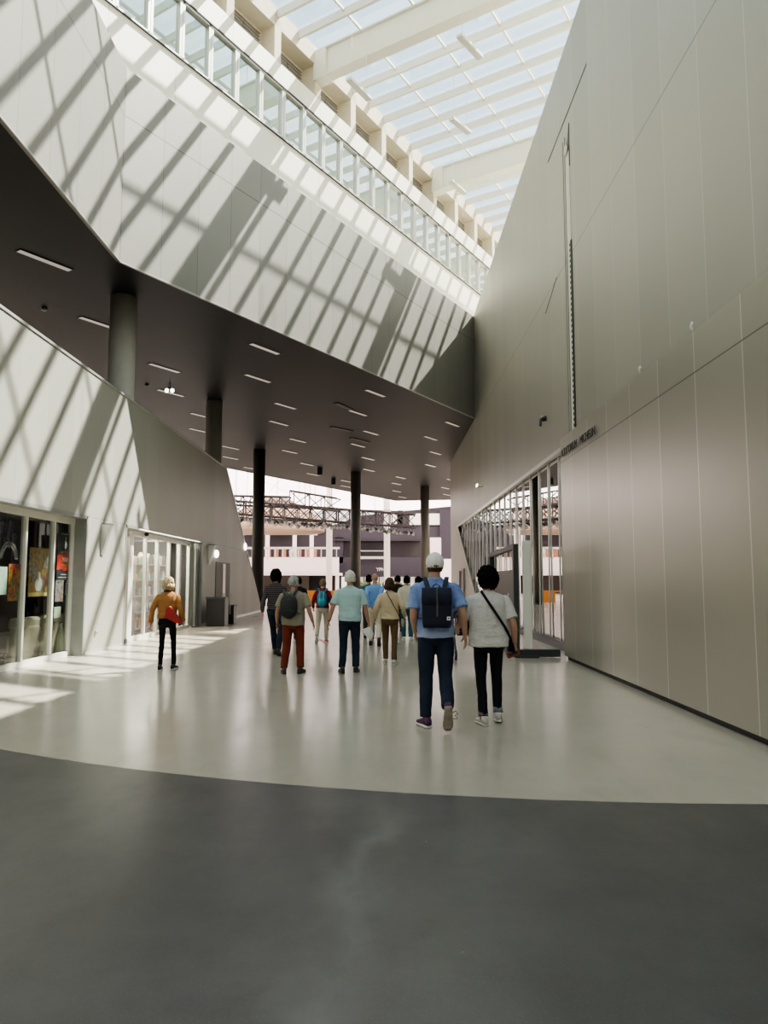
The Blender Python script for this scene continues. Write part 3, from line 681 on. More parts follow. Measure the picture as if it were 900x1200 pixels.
# small items on the left wall
def wedge(p, lab):
    r = thing('wall_lamp', lab, 'wall lamp', p, 0, 'wedge lamps on the left wall')
    bm = bmesh.new(); prism(bm, [(0, -.07, .3), (.22, -.07, .3), (.03, -.07, -.36), (0, -.07, -.36)], (0, .14, 0)); finish('lamp_body', bm, m_alu, r)
    bm = bmesh.new(); quad_box(bm, (.11, 0, .31), (.20, .12, .02)); finish('lamp_top', bm, m_dark, r)
wedge((LX, 15.95, 2.42), 'tapering wedge lamp on the pale wall between the two shop fronts')
wedge((LX, 25.75, 2.45), 'tapering grey wedge lamp just beyond the lit shop front')
bm = bmesh.new(); ellipsoid(bm, (.05, 0, 0), (.08, .14, .14), 16, 10); quad_box(bm, (.01, 0, 0), (.02, .1, .1)); tag(finish('round_wall_light', bm, mat('lit_white', (0, 0, 0)), smooth=True, loc=(LX, 26.7, 2.48)), 'round white lit lamp on the left wall beyond the wedge lamp', 'wall lamp')
bm = bmesh.new(); ellipsoid(bm, (.03, 0, 0), (.06, .16, .16), 12, 8); quad_box(bm, (.0, 0, 0), (.02, .1, .1)); tag(finish('round_wall_light', bm, mat('lit_white', (0, 0, 0)), smooth=True, loc=(LX, 32.3, 3.0)), 'round white lit lamp near the slanted end of the left wall', 'wall lamp')
bm = bmesh.new(); ellipsoid(bm, (.02, 0, 0), (.04, .035, .05), 10, 8); quad_box(bm, (.005, 0, -.02), (.01, .04, .12)); tag(finish('door_lock', bm, m_alu, smooth=False, loc=(LX, 15.75, .42)), 'small round metal lock low on the pale wall between the shop fronts', 'lock')
bm = bmesh.new(); ellipsoid(bm, (.02, 0, 0), (.06, .05, .05), 10, 8); quad_box(bm, (.01, 0, 0), (.03, .05, .05)); tag(finish('door_sensor', bm, m_black, loc=(GX+.08, 19.5, HD-.1)), 'small black sensor above the lit shop front', 'sensor')
# notice niche
r = thing('notice_board', 'tall narrow pinkish notice board in a frame on the wall behind the black bins', 'notice board', (LX, 28.0, 1.15))
bm = bmesh.new(); quad_box(bm, (.015, 0, .05), (.03, 2.4, 2.0)); finish('frame', bm, mat('niche_grey', (.22, .21, .19), .6), r)
bm = bmesh.new(); quad_box(bm, (.035, .1, .05), (.02, .42, 1.9)); finish('screen', bm, mat('pink_screen', (.55, .42, .40), .3, emit=(.8, .55, .5), estr=.15), r)
# bins
m_bin = mat('bin_black', (.018, .017, .018), .4)
def bin_(loc, s, lab, slim):
    r = thing('waste_bin', lab, 'bin', loc, 0, 'black bins by the left wall')
    bm = bmesh.new(); quad_box(bm, (0, 0, s[2]/2), s); finish('bin_body', bm, m_bin, r, bevel=.02)
    bm = bmesh.new(); quad_box(bm, (0, 0, s[2]+.02), (s[0]+.04, s[1]+.04, .05)); finish('bin_lid', bm, m_dark, r, bevel=.01)
    if slim:
        for q in (-.1, .12):
            bm = bmesh.new(); tube(bm, [(q, -s[1]/2-.03, s[2]*.55), (q, -s[1]/2-.03, s[2]+.45)], .025, 8); finish('pale_post', bm, mat('pale_wood', (.55, .42, .33), .5), r)
bin_((-5.62, 25.1, 0), (.62, .62, .92), 'large square black bin standing against the left wall', False)
bin_((-5.52, 26.35, 0), (.50, .5, .62), 'lower black bin with pale upright posts behind the large bin', True)
# ================================================================== far hall
m_purple = mat('purple_cladding', (.040, .033, .048), .6, var=.08, scale=2)
m_purpled = mat('purple_dark', (.030, .024, .032), .6)
m_pale = mat('pale_pink_glow', (.86, .74, .70), .6, var=.04, emit=(1, .86, .8), estr=.28)  # slight glow added so columns, parapet and pale walls look brightly lit
m_farwin = mat('far_window', (.05, .045, .05), .1, .3)
m_lit = mat('far_lit', (.8, .75, .68), .6, emit=(1, .9, .82), estr=.5)
def band(bm, x0, y0, x1, y1, Y, th=.3, off=0, mi=0):
    a, b = piny(x0, y0, Y), piny(x1, y1, Y); quad_box(bm, ((a.x+b.x)/2, Y+th/2+off, (a.z+b.z)/2), (abs(b.x-a.x), th, abs(a.z-b.z)), mi=mi)
YB = 102.
pb = thing('distant_building', 'purple-grey building with window bands across the far end of the hall', 'building', (5, YB, 0))
def part(name, fn, m, parent=pb, origin=None):
    bm = bmesh.new(); fn(bm); o = finish(name, bm, m); 
    o.parent = parent; o.matrix_parent_inverse = Matrix.Translation(-parent.location); return o
part('wall', lambda b: (band(b, 372, 616, 545, 634, YB), band(b, 372, 653, 545, 673, YB), band(b, 515, 598, 560, 660, YB, .5, -.4), band(b, 372, 630, 402, 660, YB), band(b, 455, 600, 460, 618, YB), band(b, 466, 598, 472, 618, YB)), m_purple)
part('roof', lambda b: prism(b, [piny(388, 616, YB), piny(545, 617, YB), piny(545, 592, YB), piny(520, 594, YB), piny(425, 604, YB)], (0, .2, 0)), m_purpled)
part('soffit', lambda b: (band(b, 372, 672, 545, 676, YB-1, 1.4), band(b, 380, 631, 545, 634, YB, .5, -.3)), m_purpled)
for i, (x0, x1) in enumerate(((421, 433), (434, 448), (457, 471), (481, 493), (495, 505))):
    w = part('window', lambda b: band(b, x0, 633, x1, 655, YB, .1, .1), m_farwin)
    bm = bmesh.new(); band(bm, x0+1.5, 635, x1-5, 648, YB, .06, .02); o = finish('pane', bm, m_lit); o.parent = w; o.matrix_parent_inverse = Matrix.Translation(-pb.location)
for (x0, x1) in ((458, 465), (480, 516)):
    part('upper_window', lambda b: band(b, x0, 602, x1, 615, YB, .1, -.1), m_lit)
part('window_band', lambda b: band(b, 402, 634, 545, 653, YB, .1, .25), m_farwin)
part('glazed_front', lambda b: (band(b, 420, 676, 545, 699, YB, .1, .3)), m_lit)
part('mullions', lambda b: [band(b, x, 676, x+1, 699, YB, .1, .1) for x in range(420, 545, 6)], m_purpled)
part('balcony_rail', lambda b: (band(b, 420, 645, 452, 646, YB-1), band(b, 420, 652, 452, 655, YB-1)), m_alu)
a = piny(446, 669, YB)
text_mesh('lettering', 'YPN', .62, m_whitesteel, Matrix.Translation((a.x, YB-.1, a.z)) @ Matrix.Rotation(math.pi/2, 4, 'X'), bold=.02).parent = pb
bpy.context.view_layer.update()
for c in pb.children:
    if c.name.startswith('lettering'): c.matrix_parent_inverse = Matrix.Translation(-pb.location)
# hedge strip / greenery seen through the glass
bm = bmesh.new(); random.seed(5)
for i in range(40):
    x = random.uniform(-4, 11); ellipsoid(bm, (x, 100.6+random.uniform(-.3, .3), random.uniform(.3, 1.3)), (.5, .4, .45), 8, 6)
tag(finish('hedge', bm, mat('hedge_green', (.10, .12, .05), .8, var=.5), smooth=True), 'low green hedge in front of the purple building', 'hedge', kind='stuff')
# pale blocks right of the last column
bm = bmesh.new(); band(bm, 504, 630, 517, 652, 90); band(bm, 512, 655, 545, 690, 90, .3); tag(finish('pale_block', bm, m_pale), 'pale wall block with added glow seen right of the last dark column', 'building')
# pale balcony building at left
bb = thing('balcony_building', 'pale balcony building with railing at the left of the far hall', 'building', (-12, 88, 0))
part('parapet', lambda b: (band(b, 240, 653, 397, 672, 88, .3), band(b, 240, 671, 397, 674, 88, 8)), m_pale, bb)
part('handrail', lambda b: (band(b, 240, 641, 398, 643.5, 88, .1), [band(b, x, 642, x+.8, 655, 88, .08) for x in range(250, 398, 9)]), m_whitesteel, bb)
part('back_wall', lambda b: band(b, 240, 627, 392, 655, 94, .2), m_purpled, bb)
part('ground_wall', lambda b: (band(b, 240, 674, 362, 700, 93, .2)), mat('taupe_wall', (.12, .10, .09), .7), bb)
part('warm_shelving', lambda b: [band(b, 312+i*9, 644, 317+i*9, 654, 93, .2) for i in range(7)], mat('warm_items', (.35, .16, .11), .7, var=.5), bb)
for x in (311, 343, 363, 393): part('post', lambda b: band(b, x, 627 if x < 390 else 674, x+4, 653 if x < 390 else 699, 89, .4), m_pale, bb)
part('dark_opening', lambda b: band(b, 362, 674, 400, 699, 94, .2), m_farwin, bb)
for i, x in enumerate((341, 345)):
    p = piny(x, 655, 89); bm = bmesh.new(); tube(bm, [p+V((0, 0, 0)), p+V((0, 0, .5)), p+V((0, 0, .95)), p+V((0, 0, 1.15)), p+V((0, 0, 1.25)), p+V((0, 0, 1.45))], [.18, .2, .24, .08, .11, .05], 10)
    tag(finish('person', bm, m_whitesteel, smooth=True), ['tiny person in white behind the far balcony railing, left one', 'tiny person in white behind the far balcony railing, right one'][i], 'person')
# white hall columns
for i, (x, lab) in enumerate(((385.5, 'white hall column left of the middle dark column'), (453.5, 'white hall column right of the middle dark column'))):
    p = piny(x, 690, 76); r = thing('hall_column', lab, 'column', (p.x, 76, 0), 0, 'white columns of the far hall')
    bm = bmesh.new(); tube(bm, [(0, 0, 0), (0, 0, 16)], .31, 20); finish('shaft', bm, m_pale, r, True)
    for z in (7.2, 8.6):
        bm = bmesh.new(); tube(bm, [(0, 0, z), (0, 0, z+.25)], .40, 20); finish('clamp_ring', bm, m_alu, r)
# dome
c = piny(322, 623, 98); dm = thing('dome', 'pale wooden dome with ribs hanging over the far hall', 'dome', c)
R_ = 6.6; HH = 3.7
bm = bmesh.new(); ellipsoid(bm, (0, 0, 0), (R_, R_, HH), 40, 20, fn=lambda u, p: V((p.x, p.y, p.z if p.z > 0 else p.z*.12)))
finish('shell', bm, mat('dome_wood', (.42, .32, .235), .7, var=.15, scale=1.5), dm, True)
m_rib = mat('dome_rib', (.36, .28, .21), .7)
for i in range(20):
    a = i*math.pi/10; bm = bmesh.new(); tube(bm, [(R_*1.005*math.cos(t)*math.cos(a), R_*1.005*math.cos(t)*math.sin(a), HH*1.005*math.sin(t)) for t in [j*.12 for j in range(11)]], .045, 6); finish('rib', bm, m_rib, dm)
for t in (.32, .62, 1.0):
    bm = bmesh.new(); tube(bm, [(R_*1.006*math.cos(t)*math.cos(a), R_*1.006*math.cos(t)*math.sin(a), HH*1.006*math.sin(t)) for a in [j*math.pi/24 for j in range(49)]], .05, 6); finish('ring', bm, m_rib, dm)
for i in range(14):
    a = math.pi+i*math.pi/13; bm = bmesh.new(); x, y, z = R_*1.02*math.cos(.2)*math.cos(a), R_*1.02*math.cos(.2)*math.sin(a), HH*math.sin(.2)
    quad_box(bm, (x, y, z), (.35, .35, .8)); finish('bracket', bm, m_rib, dm)
bm = bmesh.new(); tube(bm, [(0, 0, HH*.9), (0, 0, HH*.9+.6), (0, 0, HH+.7)], [2.6, 2.6, 1.9], 30); finish('crown', bm, mat('dome_crown', (.25, .20, .17), .7), dm)
# trusses with stage lights
m_truss = mat('truss_metal', (.035, .028, .028), .5, .3)
def truss(a, b, w, lab):
    a, b = V(a), V(b); r = thing('lighting_truss', lab, 'truss', a, 0, 'lighting trusses over the far hall'); L = (b-a); d = L.normalized(); n = int(L.length/w)
    s = d.cross(V((0, 0, 1))).normalized()*w/2; u = V((0, 0, w/2)); bm = bmesh.new()
    cs = [s+u, s-u, -s-u, -s+u]
    for q in cs: tube(bm, [q, L+q], .07, 6)
    finish('chords', bm, m_truss, r); bm = bmesh.new()
    for i in range(n):
        p0, p1 = L*(i/n), L*((i+1)/n)
        for j in range(4): tube(bm, [p0+cs[j], p1+cs[(j+1) % 4]], .05, 4); tube(bm, [p0+cs[j], p0+cs[(j+1) % 4]], .05, 4)
    finish('braces', bm, m_truss, r); bm = bmesh.new()
    for f in (.15, .5, .85): tube(bm, [L*f, L*f+V((0, 0, 5))], .02, 4)
    finish('hoist_chain', bm, m_truss, r)
truss(piny(240, 586, 78), piny(340, 588, 77), 1.0, 'upper dark lighting truss in front of the dome, left piece')
truss(piny(342, 583, 74.6), piny(397, 592, 73.5), 1.3, 'upper dark lighting truss reaching the first white hall column')
truss(piny(240, 592, 74), piny(487, 611, 74), 1.3, 'long lower lighting truss crossing the whole far hall')
truss(piny(240, 598, 80), piny(475, 608, 80), 1.4, 'thin rear lighting truss behind the long lower truss')
s0 = None; A, B = piny(262, 604, 74), piny(484, 621, 74)
for i in range(64):
    f = i/63; p = A.lerp(B, f)+V((0, random.uniform(-.6, .6), random.uniform(-.45, -.1)))
    rz = random.uniform(-1, 1)
    if s0 is None:
        s0 = thing('stage_light', 'small stage spotlight clamped under the long lower lighting truss', 'stage light', p, rz, 'stage lights under the trusses')
        bm = bmesh.new(); tube(bm, [(0, .25, .12), (0, -.22, -.15)], [.14, .19], 10); finish('lamp_can', bm, m_black, s0)
        bm = bmesh.new(); tube(bm, [(0, -.21, -.145), (0, -.23, -.155)], [.16, .16], 10); finish('lamp_lens', bm, mat('lens_grey', (.30, .28, .27), .2, .5), s0)
        bm = bmesh.new(); tube(bm, [(0, 0, 0), (0, 0, .55)], .03, 6); quad_box(bm, (0, 0, .1), (.42, .05, .04)); finish('yoke', bm, m_truss, s0)
    else: dup(s0, p, rz=rz)
# translucent canopy with cables
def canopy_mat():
    t = NT('glowing_membrane'); p = t.pos(); setp(t, (.95, .86, .86), .6)
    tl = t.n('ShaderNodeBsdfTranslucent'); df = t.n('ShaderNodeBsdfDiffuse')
    f = t.ramp(t.noise(p, .12, 2), .3, .7); c = t.mix(f, (.84, .70, .75), (.92, .83, .81)); t.l(c, tl.inputs[0]); t.l(c, df.inputs[0])  # lens-flare pink put into the membrane colour
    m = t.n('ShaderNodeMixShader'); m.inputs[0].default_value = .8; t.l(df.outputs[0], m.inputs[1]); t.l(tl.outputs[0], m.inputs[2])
    e = t.n('ShaderNodeEmission'); t.l(c, e.inputs[0]); e.inputs[1].default_value = .35  # glow added on top of the daylight the membrane lets through
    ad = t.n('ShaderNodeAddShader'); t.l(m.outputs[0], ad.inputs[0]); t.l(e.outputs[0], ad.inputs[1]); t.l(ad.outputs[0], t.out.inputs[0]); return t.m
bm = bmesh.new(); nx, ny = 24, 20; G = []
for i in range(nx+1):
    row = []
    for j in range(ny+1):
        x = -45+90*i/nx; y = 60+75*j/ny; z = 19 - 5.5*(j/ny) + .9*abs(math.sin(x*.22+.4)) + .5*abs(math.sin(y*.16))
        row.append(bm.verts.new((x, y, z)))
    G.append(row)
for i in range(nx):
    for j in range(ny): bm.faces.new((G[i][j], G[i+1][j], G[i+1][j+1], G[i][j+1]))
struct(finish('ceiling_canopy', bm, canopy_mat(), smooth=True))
bm = bmesh.new()
for i in range(7):
    x = -30+i*9; tube(bm, [(x, 62, 15.5), (x+8, 100, 13.4)], .03, 5); tube(bm, [(x+8, 62, 15.5), (x-4, 100, 13.2)], .03, 5)
struct(finish('trim_8', bm, m_alu))
bm = bmesh.new(); quad_box(bm, (-44.5, 96, 8), (.4, 80, 16)); quad_box(bm, (44.5, 96, 8), (.4, 80, 16)); struct(finish('wall_hall_blocker', bm, m_purpled))  # unseen side walls added to cut open-sky light in the far hall
# orange barrier and dark counter far off
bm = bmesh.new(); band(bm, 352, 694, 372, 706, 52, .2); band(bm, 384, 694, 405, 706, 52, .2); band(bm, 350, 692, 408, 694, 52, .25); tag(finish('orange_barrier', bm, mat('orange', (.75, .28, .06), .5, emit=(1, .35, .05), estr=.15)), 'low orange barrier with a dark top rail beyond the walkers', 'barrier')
# ================================================================== light
w = bpy.data.worlds.new('world'); bpy.context.scene.world = w; w.use_nodes = True; nt = w.node_tree
bg = nt.nodes['Background']; sky = nt.nodes.new('ShaderNodeTexSky'); sky.sky_type = 'NISHITA'; sky.sun_disc = False
sky.sun_elevation = math.radians(48); sky.sun_rotation = math.radians(55); sky.dust_density = 2.5; sky.air_density = 1.0; sky.ozone_density = 1.0
mixn = nt.nodes.new('ShaderNodeMix'); mixn.data_type = 'RGBA'; mixn.inputs[0].default_value = .6
tc = nt.nodes.new('ShaderNodeTexCoord'); sep = nt.nodes.new('ShaderNodeSeparateXYZ'); nt.links.new(tc.outputs['Generated'], sep.inputs[0])
mr = nt.nodes.new('ShaderNodeMapRange'); mr.inputs[1].default_value = .12; mr.inputs[2].default_value = .5; nt.links.new(sep.outputs[2], mr.inputs[0])
m2 = nt.nodes.new('ShaderNodeMix'); m2.data_type = 'RGBA'; m2.inputs[6].default_value = (8.8, 7.9, 6.9, 1); m2.inputs[7].default_value = (4.6, 5.9, 6.1, 1)
nt.links.new(mr.outputs[0], m2.inputs[0]); nt.links.new(m2.outputs[2], mixn.inputs[7])
nt.links.new(sky.outputs[0], mixn.inputs[6]); nt.links.new(mixn.outputs[2], bg.inputs[0]); bg.inputs[1].default_value = SKY
S = V((-.995, -.56, -1.6)).normalized()
sd = bpy.data.lights.new('sun', 'SUN'); sd.energy = SUN; sd.angle = math.radians(.6); sd.color = (1, .95, .84)
so = bpy.data.objects.new('sun', sd); COL.objects.link(so); so.rotation_euler = S.to_track_quat('-Z', 'Y').to_euler(); so.location = (20, 20, 40)
vs = bpy.context.scene.view_settings; vs.view_transform = 'AgX'; vs.look = LOOK; vs.exposure = EXPO; vs.gamma = 1.0
# ================================================================== people
def remesh(bm, voxel, smooth_it=3):
    bmesh.ops.recalc_face_normals(bm, faces=bm.faces)
    me = bpy.data.meshes.new('tmp'); bm.to_mesh(me); bm.free()
    o = bpy.data.objects.new('tmp', me); COL.objects.link(o)
    md = o.modifiers.new('r', 'REMESH'); md.mode = 'VOXEL'; md.voxel_size = voxel; md.use_smooth_shade = True
    if smooth_it:
        s = o.modifiers.new('s', 'SMOOTH'); s.factor = .5; s.iterations = smooth_it
    bpy.context.view_layer.update()
    out = bpy.data.meshes.new_from_object(o.evaluated_get(bpy.context.evaluated_depsgraph_get()))
    bpy.data.objects.remove(o); bpy.data.meshes.remove(me)
    for p in out.polygons: p.use_smooth = True
    return out
def push(me, fn):             # move every vertex along its normal by fn(position)
    ns = [v.normal.copy() for v in me.vertices]; cs = [v.co.copy() for v in me.vertices]; flat = []
    for c, n in zip(cs, ns): flat.extend(c+n*fn(c))
    me.vertices.foreach_set('co', flat); me.update()
def wrap(name, me, m, parent, disp=0, dscale=6, seed=0, zgain=None):
    if disp:
        push(me, lambda c: disp*noise.fractal(V((c.x*dscale+seed*3.1, c.y*dscale+seed, c.z*dscale*.55)), .9, 2.1, 3))
    me.name = name; me.materials.append(m)
    o = bpy.data.objects.new(name, me); COL.objects.link(o); o.parent = parent; return o
def ik(a, c, l1, l2, pole):
    a, c, pole = V(a), V(c), V(pole); d = c-a; L = min(d.length, (l1+l2)*.999); dn = d.normalized(); c = a+dn*L
    x = (l1*l1-l2*l2+L*L)/(2*L); h = math.sqrt(max(l1*l1-x*x, 0)); p = (pole-dn*pole.dot(dn)).normalized()
    return a+dn*x+p*h, c
def lerp_pts(pts, rs, sub=4):
    P, R = [], []
    for i in range(len(pts)-1):
        for k in range(sub):
            f = k/sub; P.append(V(pts[i]).lerp(V(pts[i+1]), f)); R.append(rs[i]*(1-f)+rs[i+1]*f)
    P.append(V(pts[-1])); R.append(rs[-1]); return P, R
def limb(bm, pts, rs, seg=14, sub=4):
    P, R = lerp_pts(pts, rs, sub); 
    # soften the joints
    for _ in range(2):
        P = [P[0]]+[(P[i-1]+P[i]*2+P[i+1])/4 for i in range(1, len(P)-1)]+[P[-1]]
    tube(bm, P, R, seg)
def hand(bm, wrist, d, fwd, inward, curl=.6, spread=.02, fr=.0088):
    """palm and five fingers; d down the forearm, fwd towards the thumb, inward = palm normal"""
    w, d = V(wrist), V(d).normalized(); f = (V(fwd)-d*V(fwd).dot(d)).normalized(); n = d.cross(f)
    if n.dot(V(inward)) < 0: n = -n
    for off, r1, r2 in ((-.024, .013, .013), (-.008, .0145, .0145), (.008, .0145, .0145), (.024, .014, .013)):
        tube(bm, [w-d*.005+f*off*.55, w+d*.04+f*off, w+d*.088+f*off*1.15], [r1, .0155, r2], 8)
    for off, L, c in ((.028, .072, .75), (.010, .080, .9), (-.009, .074, 1.0), (-.027, .058, 1.15)):
        p = w+d*.082+f*off*1.1; pts = [p-d*.01, p]; a = 0; dd = d+f*off*spread*20
        for seg_ in (.45, .32, .23):
            a += curl*c*.62; v = (dd*math.cos(a)+n*math.sin(a)).normalized(); p = p+v*L*seg_; pts.append(p)
        tube(bm, pts, [fr, fr, fr*.96, fr*.9, fr*.72], 8)
    p = w+d*.02+f*.024
    tube(bm, [p, p+(d*.6+f*.7+n*.25).normalized()*.034, p+(d*.85+f*.42+n*.45).normalized()*.066, p+(d*.9+f*.22+n*.6).normalized()*.088], [fr*1.35, fr*1.2, fr*1.05, fr*.8], 8)
    return w+d*.10+n*.025
def shoe_mesh(bm, bs, ankle, pitch, yaw, L=.27, w=.046):
    """upper into bm, sole into bs; ankle joint above the heel"""
    M = Matrix.Translation(ankle) @ Matrix.Rotation(yaw, 4, 'Z') @ Matrix.Rotation(pitch, 4, 'X')
    prof = [(-.075, .032, .075), (-.05, .037, .085), (0, .037, .085), (.05, .040, .065), (.10, .046, .048), (.15, .044, .038), (.185, .030, .025)]
    def ring(y, hw, top, z0, b):
        r = []
        for k in range(12):
            a = 2*math.pi*k/12; ca, sa = math.cos(a), math.sin(a); z = z0+(top-z0)*(.5+.5*math.copysign(abs(sa)**.8, sa)); r.append(b.verts.new(M @ V((hw*math.copysign(abs(ca)**.7, ca), y*L/.27, z))))
        return r
    for b, z0, f in ((bm, -.07, 1.0), (bs, -.09, None)):
        R = [ring(y, hw*(1 if f else 1.12), (-.09+.02+t*1.05) if f else -.058, z0, b) for y, hw, t in prof]
        for i in range(len(R)-1):
            for k in range(12): b.faces.new((R[i][k], R[i][(k+1) % 12], R[i+1][(k+1) % 12], R[i+1][k]))
        b.faces.new(R[0][::-1]); b.faces.new(R[-1])
    tube(bm, [M @ V((0, -.03, -.03)), M @ V((0, -.03, .015))], [.040, .038], 12)
def skin_mat(name, c): return mat(name, c, .55, 0, .08, 8, .1, 60)
def cloth(name, c, var=.12, scale=8, bump=.35, bs=35): return mat(name, c, .85, 0, var, scale, bump, bs, spec=.2)
def stripe_cloth(name, a, b, n=26):
    t = NT(name); setp(t, None, .85, 0, .2); p = t.obj(); z = t.dot(p, (0, 0, 1))
    fr = t.math('FRACT', t.math('MULTIPLY', z, n)); t.l(t.mix(t.math('LESS_THAN', fr, .28), a, b), t.b.inputs['Base Color']); MATS[name] = t.m; return t.m
def hair_mat(name, a, b, scale=30):
    t = NT(name); setp(t, None, .6, 0, .3); p = t.obj(); f = t.noise(p, scale, 4, .7, (1, 1, .35))
    t.l(t.mix(t.ramp(f, .35, .65), a, b), t.b.inputs['Base Color']); t.bump(f, .8, .01); MATS[name] = t.m; return t.m
def person(label, pos, h, top, bottom, skin, hairm, shoe, sole, rz=0, build=1.0, sex='m', lean=.02,
           feet=None, hands=None, sleeve='short', hair='short', vox=.009, hem=.86, headyaw=0, cap=None, beltfat=0, shirt_name='shirt', cuff=None,
           trouser_w=1.0, curl=.6, collar=None, sock=None, untuck=True, flare=1.0, shoulders=1.0, seed=1, hairlen=0, pants_name='trousers'):
    """standing 1.75 m figure facing +y, scaled to h"""
    root = thing('person', label, 'person', (pos[0], pos[1], 0), rz); s = h/1.75; root.scale = (s, s, s)
    W = build; sh = (.185 if sex == 'm' else .165)*shoulders; hipw = .088 if sex == 'm' else .09
    # feet: (x, y, lift, pitch, yaw)
    feet = feet or [(-.10, .16, 0, 0, .08), (.10, -.14, 0, .0, -.08)]
    hip_z = .925
    def sy(z): return max(0, z-.92)*lean
    body = bmesh.new(); pants = bmesh.new(); top_bm = bmesh.new()
    for (fx, fy, lift, pitch, yaw) in feet:
        sx = math.copysign(1, fx); hip = V((sx*hipw, 0, hip_z)); ank = V((fx, fy, .09+lift))
        knee, ank = ik(hip, ank, .435, .425, (sx*.05, 1, 0))
        lw = min(1, trouser_w)**1.3; limb(body, [hip, knee, ank], [.072*lw, .046*lw, .034*lw]); limb(body, [ank, ank+V((0, .04, -.04)), ank+V((0, .10, -.05))], [.034, .03, .025], sub=2)
        tw = trouser_w*(W*.5+.5)
        end = ank+(knee-ank).normalized()*.015
        mid = knee.lerp(end, .45)+V((0, -.012, 0))
        limb(pants, [hip+V((0, 0, .02)), hip.lerp(knee, .45), knee, mid, end], [.098*tw, .086*tw, .067*tw, .063*tw*flare, .056*tw*flare])
        if cuff:
            cuffb = bmesh.new(); tube(cuffb, [end+(knee-end).normalized()*.055, end-(knee-end).normalized()*.004], [.061*tw*flare, .063*tw*flare], 18); finish('trouser_cuff', cuffb, cuff, root, True)
        if sock:
            sockb = bmesh.new(); tube(sockb, [end+(knee-end).normalized()*.03, ank-V((0, 0, .03))], [.036, .040], 14); finish('sock', sockb, sock, root, True)
        up = bmesh.new(); so_ = bmesh.new(); shoe_mesh(up, so_, ank, pitch, yaw); so1 = finish('shoe', up, shoe, root, True); finish('sole', so_, sole, so1, True)
    rings_loft(pants, [(0, -.005, .80, .10*W, .09*W), (0, -.012, .86, .154*W, .114*W), (0, -.006, .92, .150*W, .110*W), (0, 0, .96, .135*W, .092*W)] if hem < .95 else [(0, -.005, .80, .10*W, .09*W), (0, -.014, .87, .162*W, .122*W), (0, -.008, .95, .152*W, .112*W), (0, 0, 1.02, .135*W, .095*W)], 24)
    rings_loft(body, [(0, 0, .84, .13, .10), (0, 0, .95, .135, .09), (0, sy(1.1), 1.1, .125, .085), (0, sy(1.3), 1.3, .15, .09), (0, sy(1.42), 1.42, .13, .075), (0, sy(1.47), 1.47, .07, .055)], 20, 2.2)
    neck = V((0, sy(1.5)-.005, 1.47)); hc = V((0, sy(1.6)+.02, 1.630))
    tube(body, [neck-V((0, 0, .04)), neck+V((0, 0, .05)), hc+V((0, -.02, -.05))], [.062, .055, .052], 16)
    HM = Matrix.Rotation(headyaw, 4, 'Z')
    def hf(u, p):
        q = V(p); 
        if u.z < 0: q.x *= 1-.28*(-u.z); q.y = q.y*(1-.15*(-u.z)) + .018*(-u.z)
        return q
    ellipsoid(body, hc, (.079, .098, .117), 20, 16, HM, hf)
    def hp(x, y, z): return hc+HM @ V((x, y, z))
    tube(body, [hp(0, .080, .015), hp(0, .103, -.018), hp(0, .108, -.030), hp(0, .085, -.038)], [.009, .012, .014, .010], 8)   # nose
    for q in (-1, 1):
        ellipsoid(body, hp(q*.075, -.005, -.005), (.011, .019, .031), 8, 8, HM)
        tube(body, [hp(q*.012, .088, .03), hp(q*.045, .078, .03)], .007, 6)
    tube(body, [hp(-.024, .088, -.062), hp(0, .097, -.061), hp(.024, .088, -.062)], [.005, .008, .005], 8)
    ellipsoid(body, hp(0, .072, -.098), (.026, .022, .02), 8, 6)
    # torso clothing
    b = beltfat
    top_secs = [(0, -.004, hem, (.172+b*.5)*W, (.130+b*.4)*W), (0, 0, (hem+1.0)/2+.02, (.170+b)*W, (.125+b)*W), (0, sy(1.08)+b*.2, 1.08, (.160+b)*W, (.118+b)*W), (0, sy(1.22), 1.22, (.168+b*.5)*W, .120*W+b*.4), (0, sy(1.34), 1.34, (sh-.002)*W, .116*W), (0, sy(1.41), 1.41, (sh-.012)*W, .098*W), (0, sy(1.455), 1.455, .125*W, .078), (0, sy(1.485), 1.485, .075, .064), (0, sy(1.5), 1.50, .064, .060)]
    rings_loft(top_bm, top_secs, 28, 2.5)
    grips = []
    hands = hands or [(-.27, .03, .86), (.27, .03, .86)]
    for hd in hands:
        hx, hy, hz = hd[:3]; q = math.copysign(1, hd[3] if len(hd) > 3 else hx)
        S_ = V((q*sh*W*.92, sy(1.40), 1.388)); pole = V((q*.22, -1, -.1))
        elb, wr = ik(S_, (hx, hy, hz), .285, .255, pole)
        aw = .5+.5*W
        limb(body, [S_, S_.lerp(elb, .45), elb, elb.lerp(wr, .35), wr], [.048*aw, .045*aw, .037*aw, .037*aw, .026])
        d = (wr-elb).normalized()
        grips.append(hand(body, wr, d, (0, 1, .2), (-q, 0, 0), curl, fr=.0092 if vox > .007 else .0086))
        sw = W*.5+.5
        if sleeve == 'short':
            en = S_.lerp(elb, .80); limb(top_bm, [S_+V((-q*.05, 0, .0)), S_, S_.lerp(elb, .4), en], [.052, .060*sw, .064*sw, .070*sw])
        else:
            e2 = elb.lerp(wr, .97); limb(top_bm, [S_+V((-q*.05, 0, 0)), S_, S_.lerp(elb, .5), elb, elb.lerp(wr, .5), e2], [.052, .058*sw, .058*sw, .05*sw, .046*sw, .038*sw])
    wrap('body', remesh(body, vox*.78, 2), skin, root)
    wrap(pants_name, remesh(pants, vox, 3), bottom, root, .010, 7, seed)
    tp = remesh(top_bm, vox, 3)
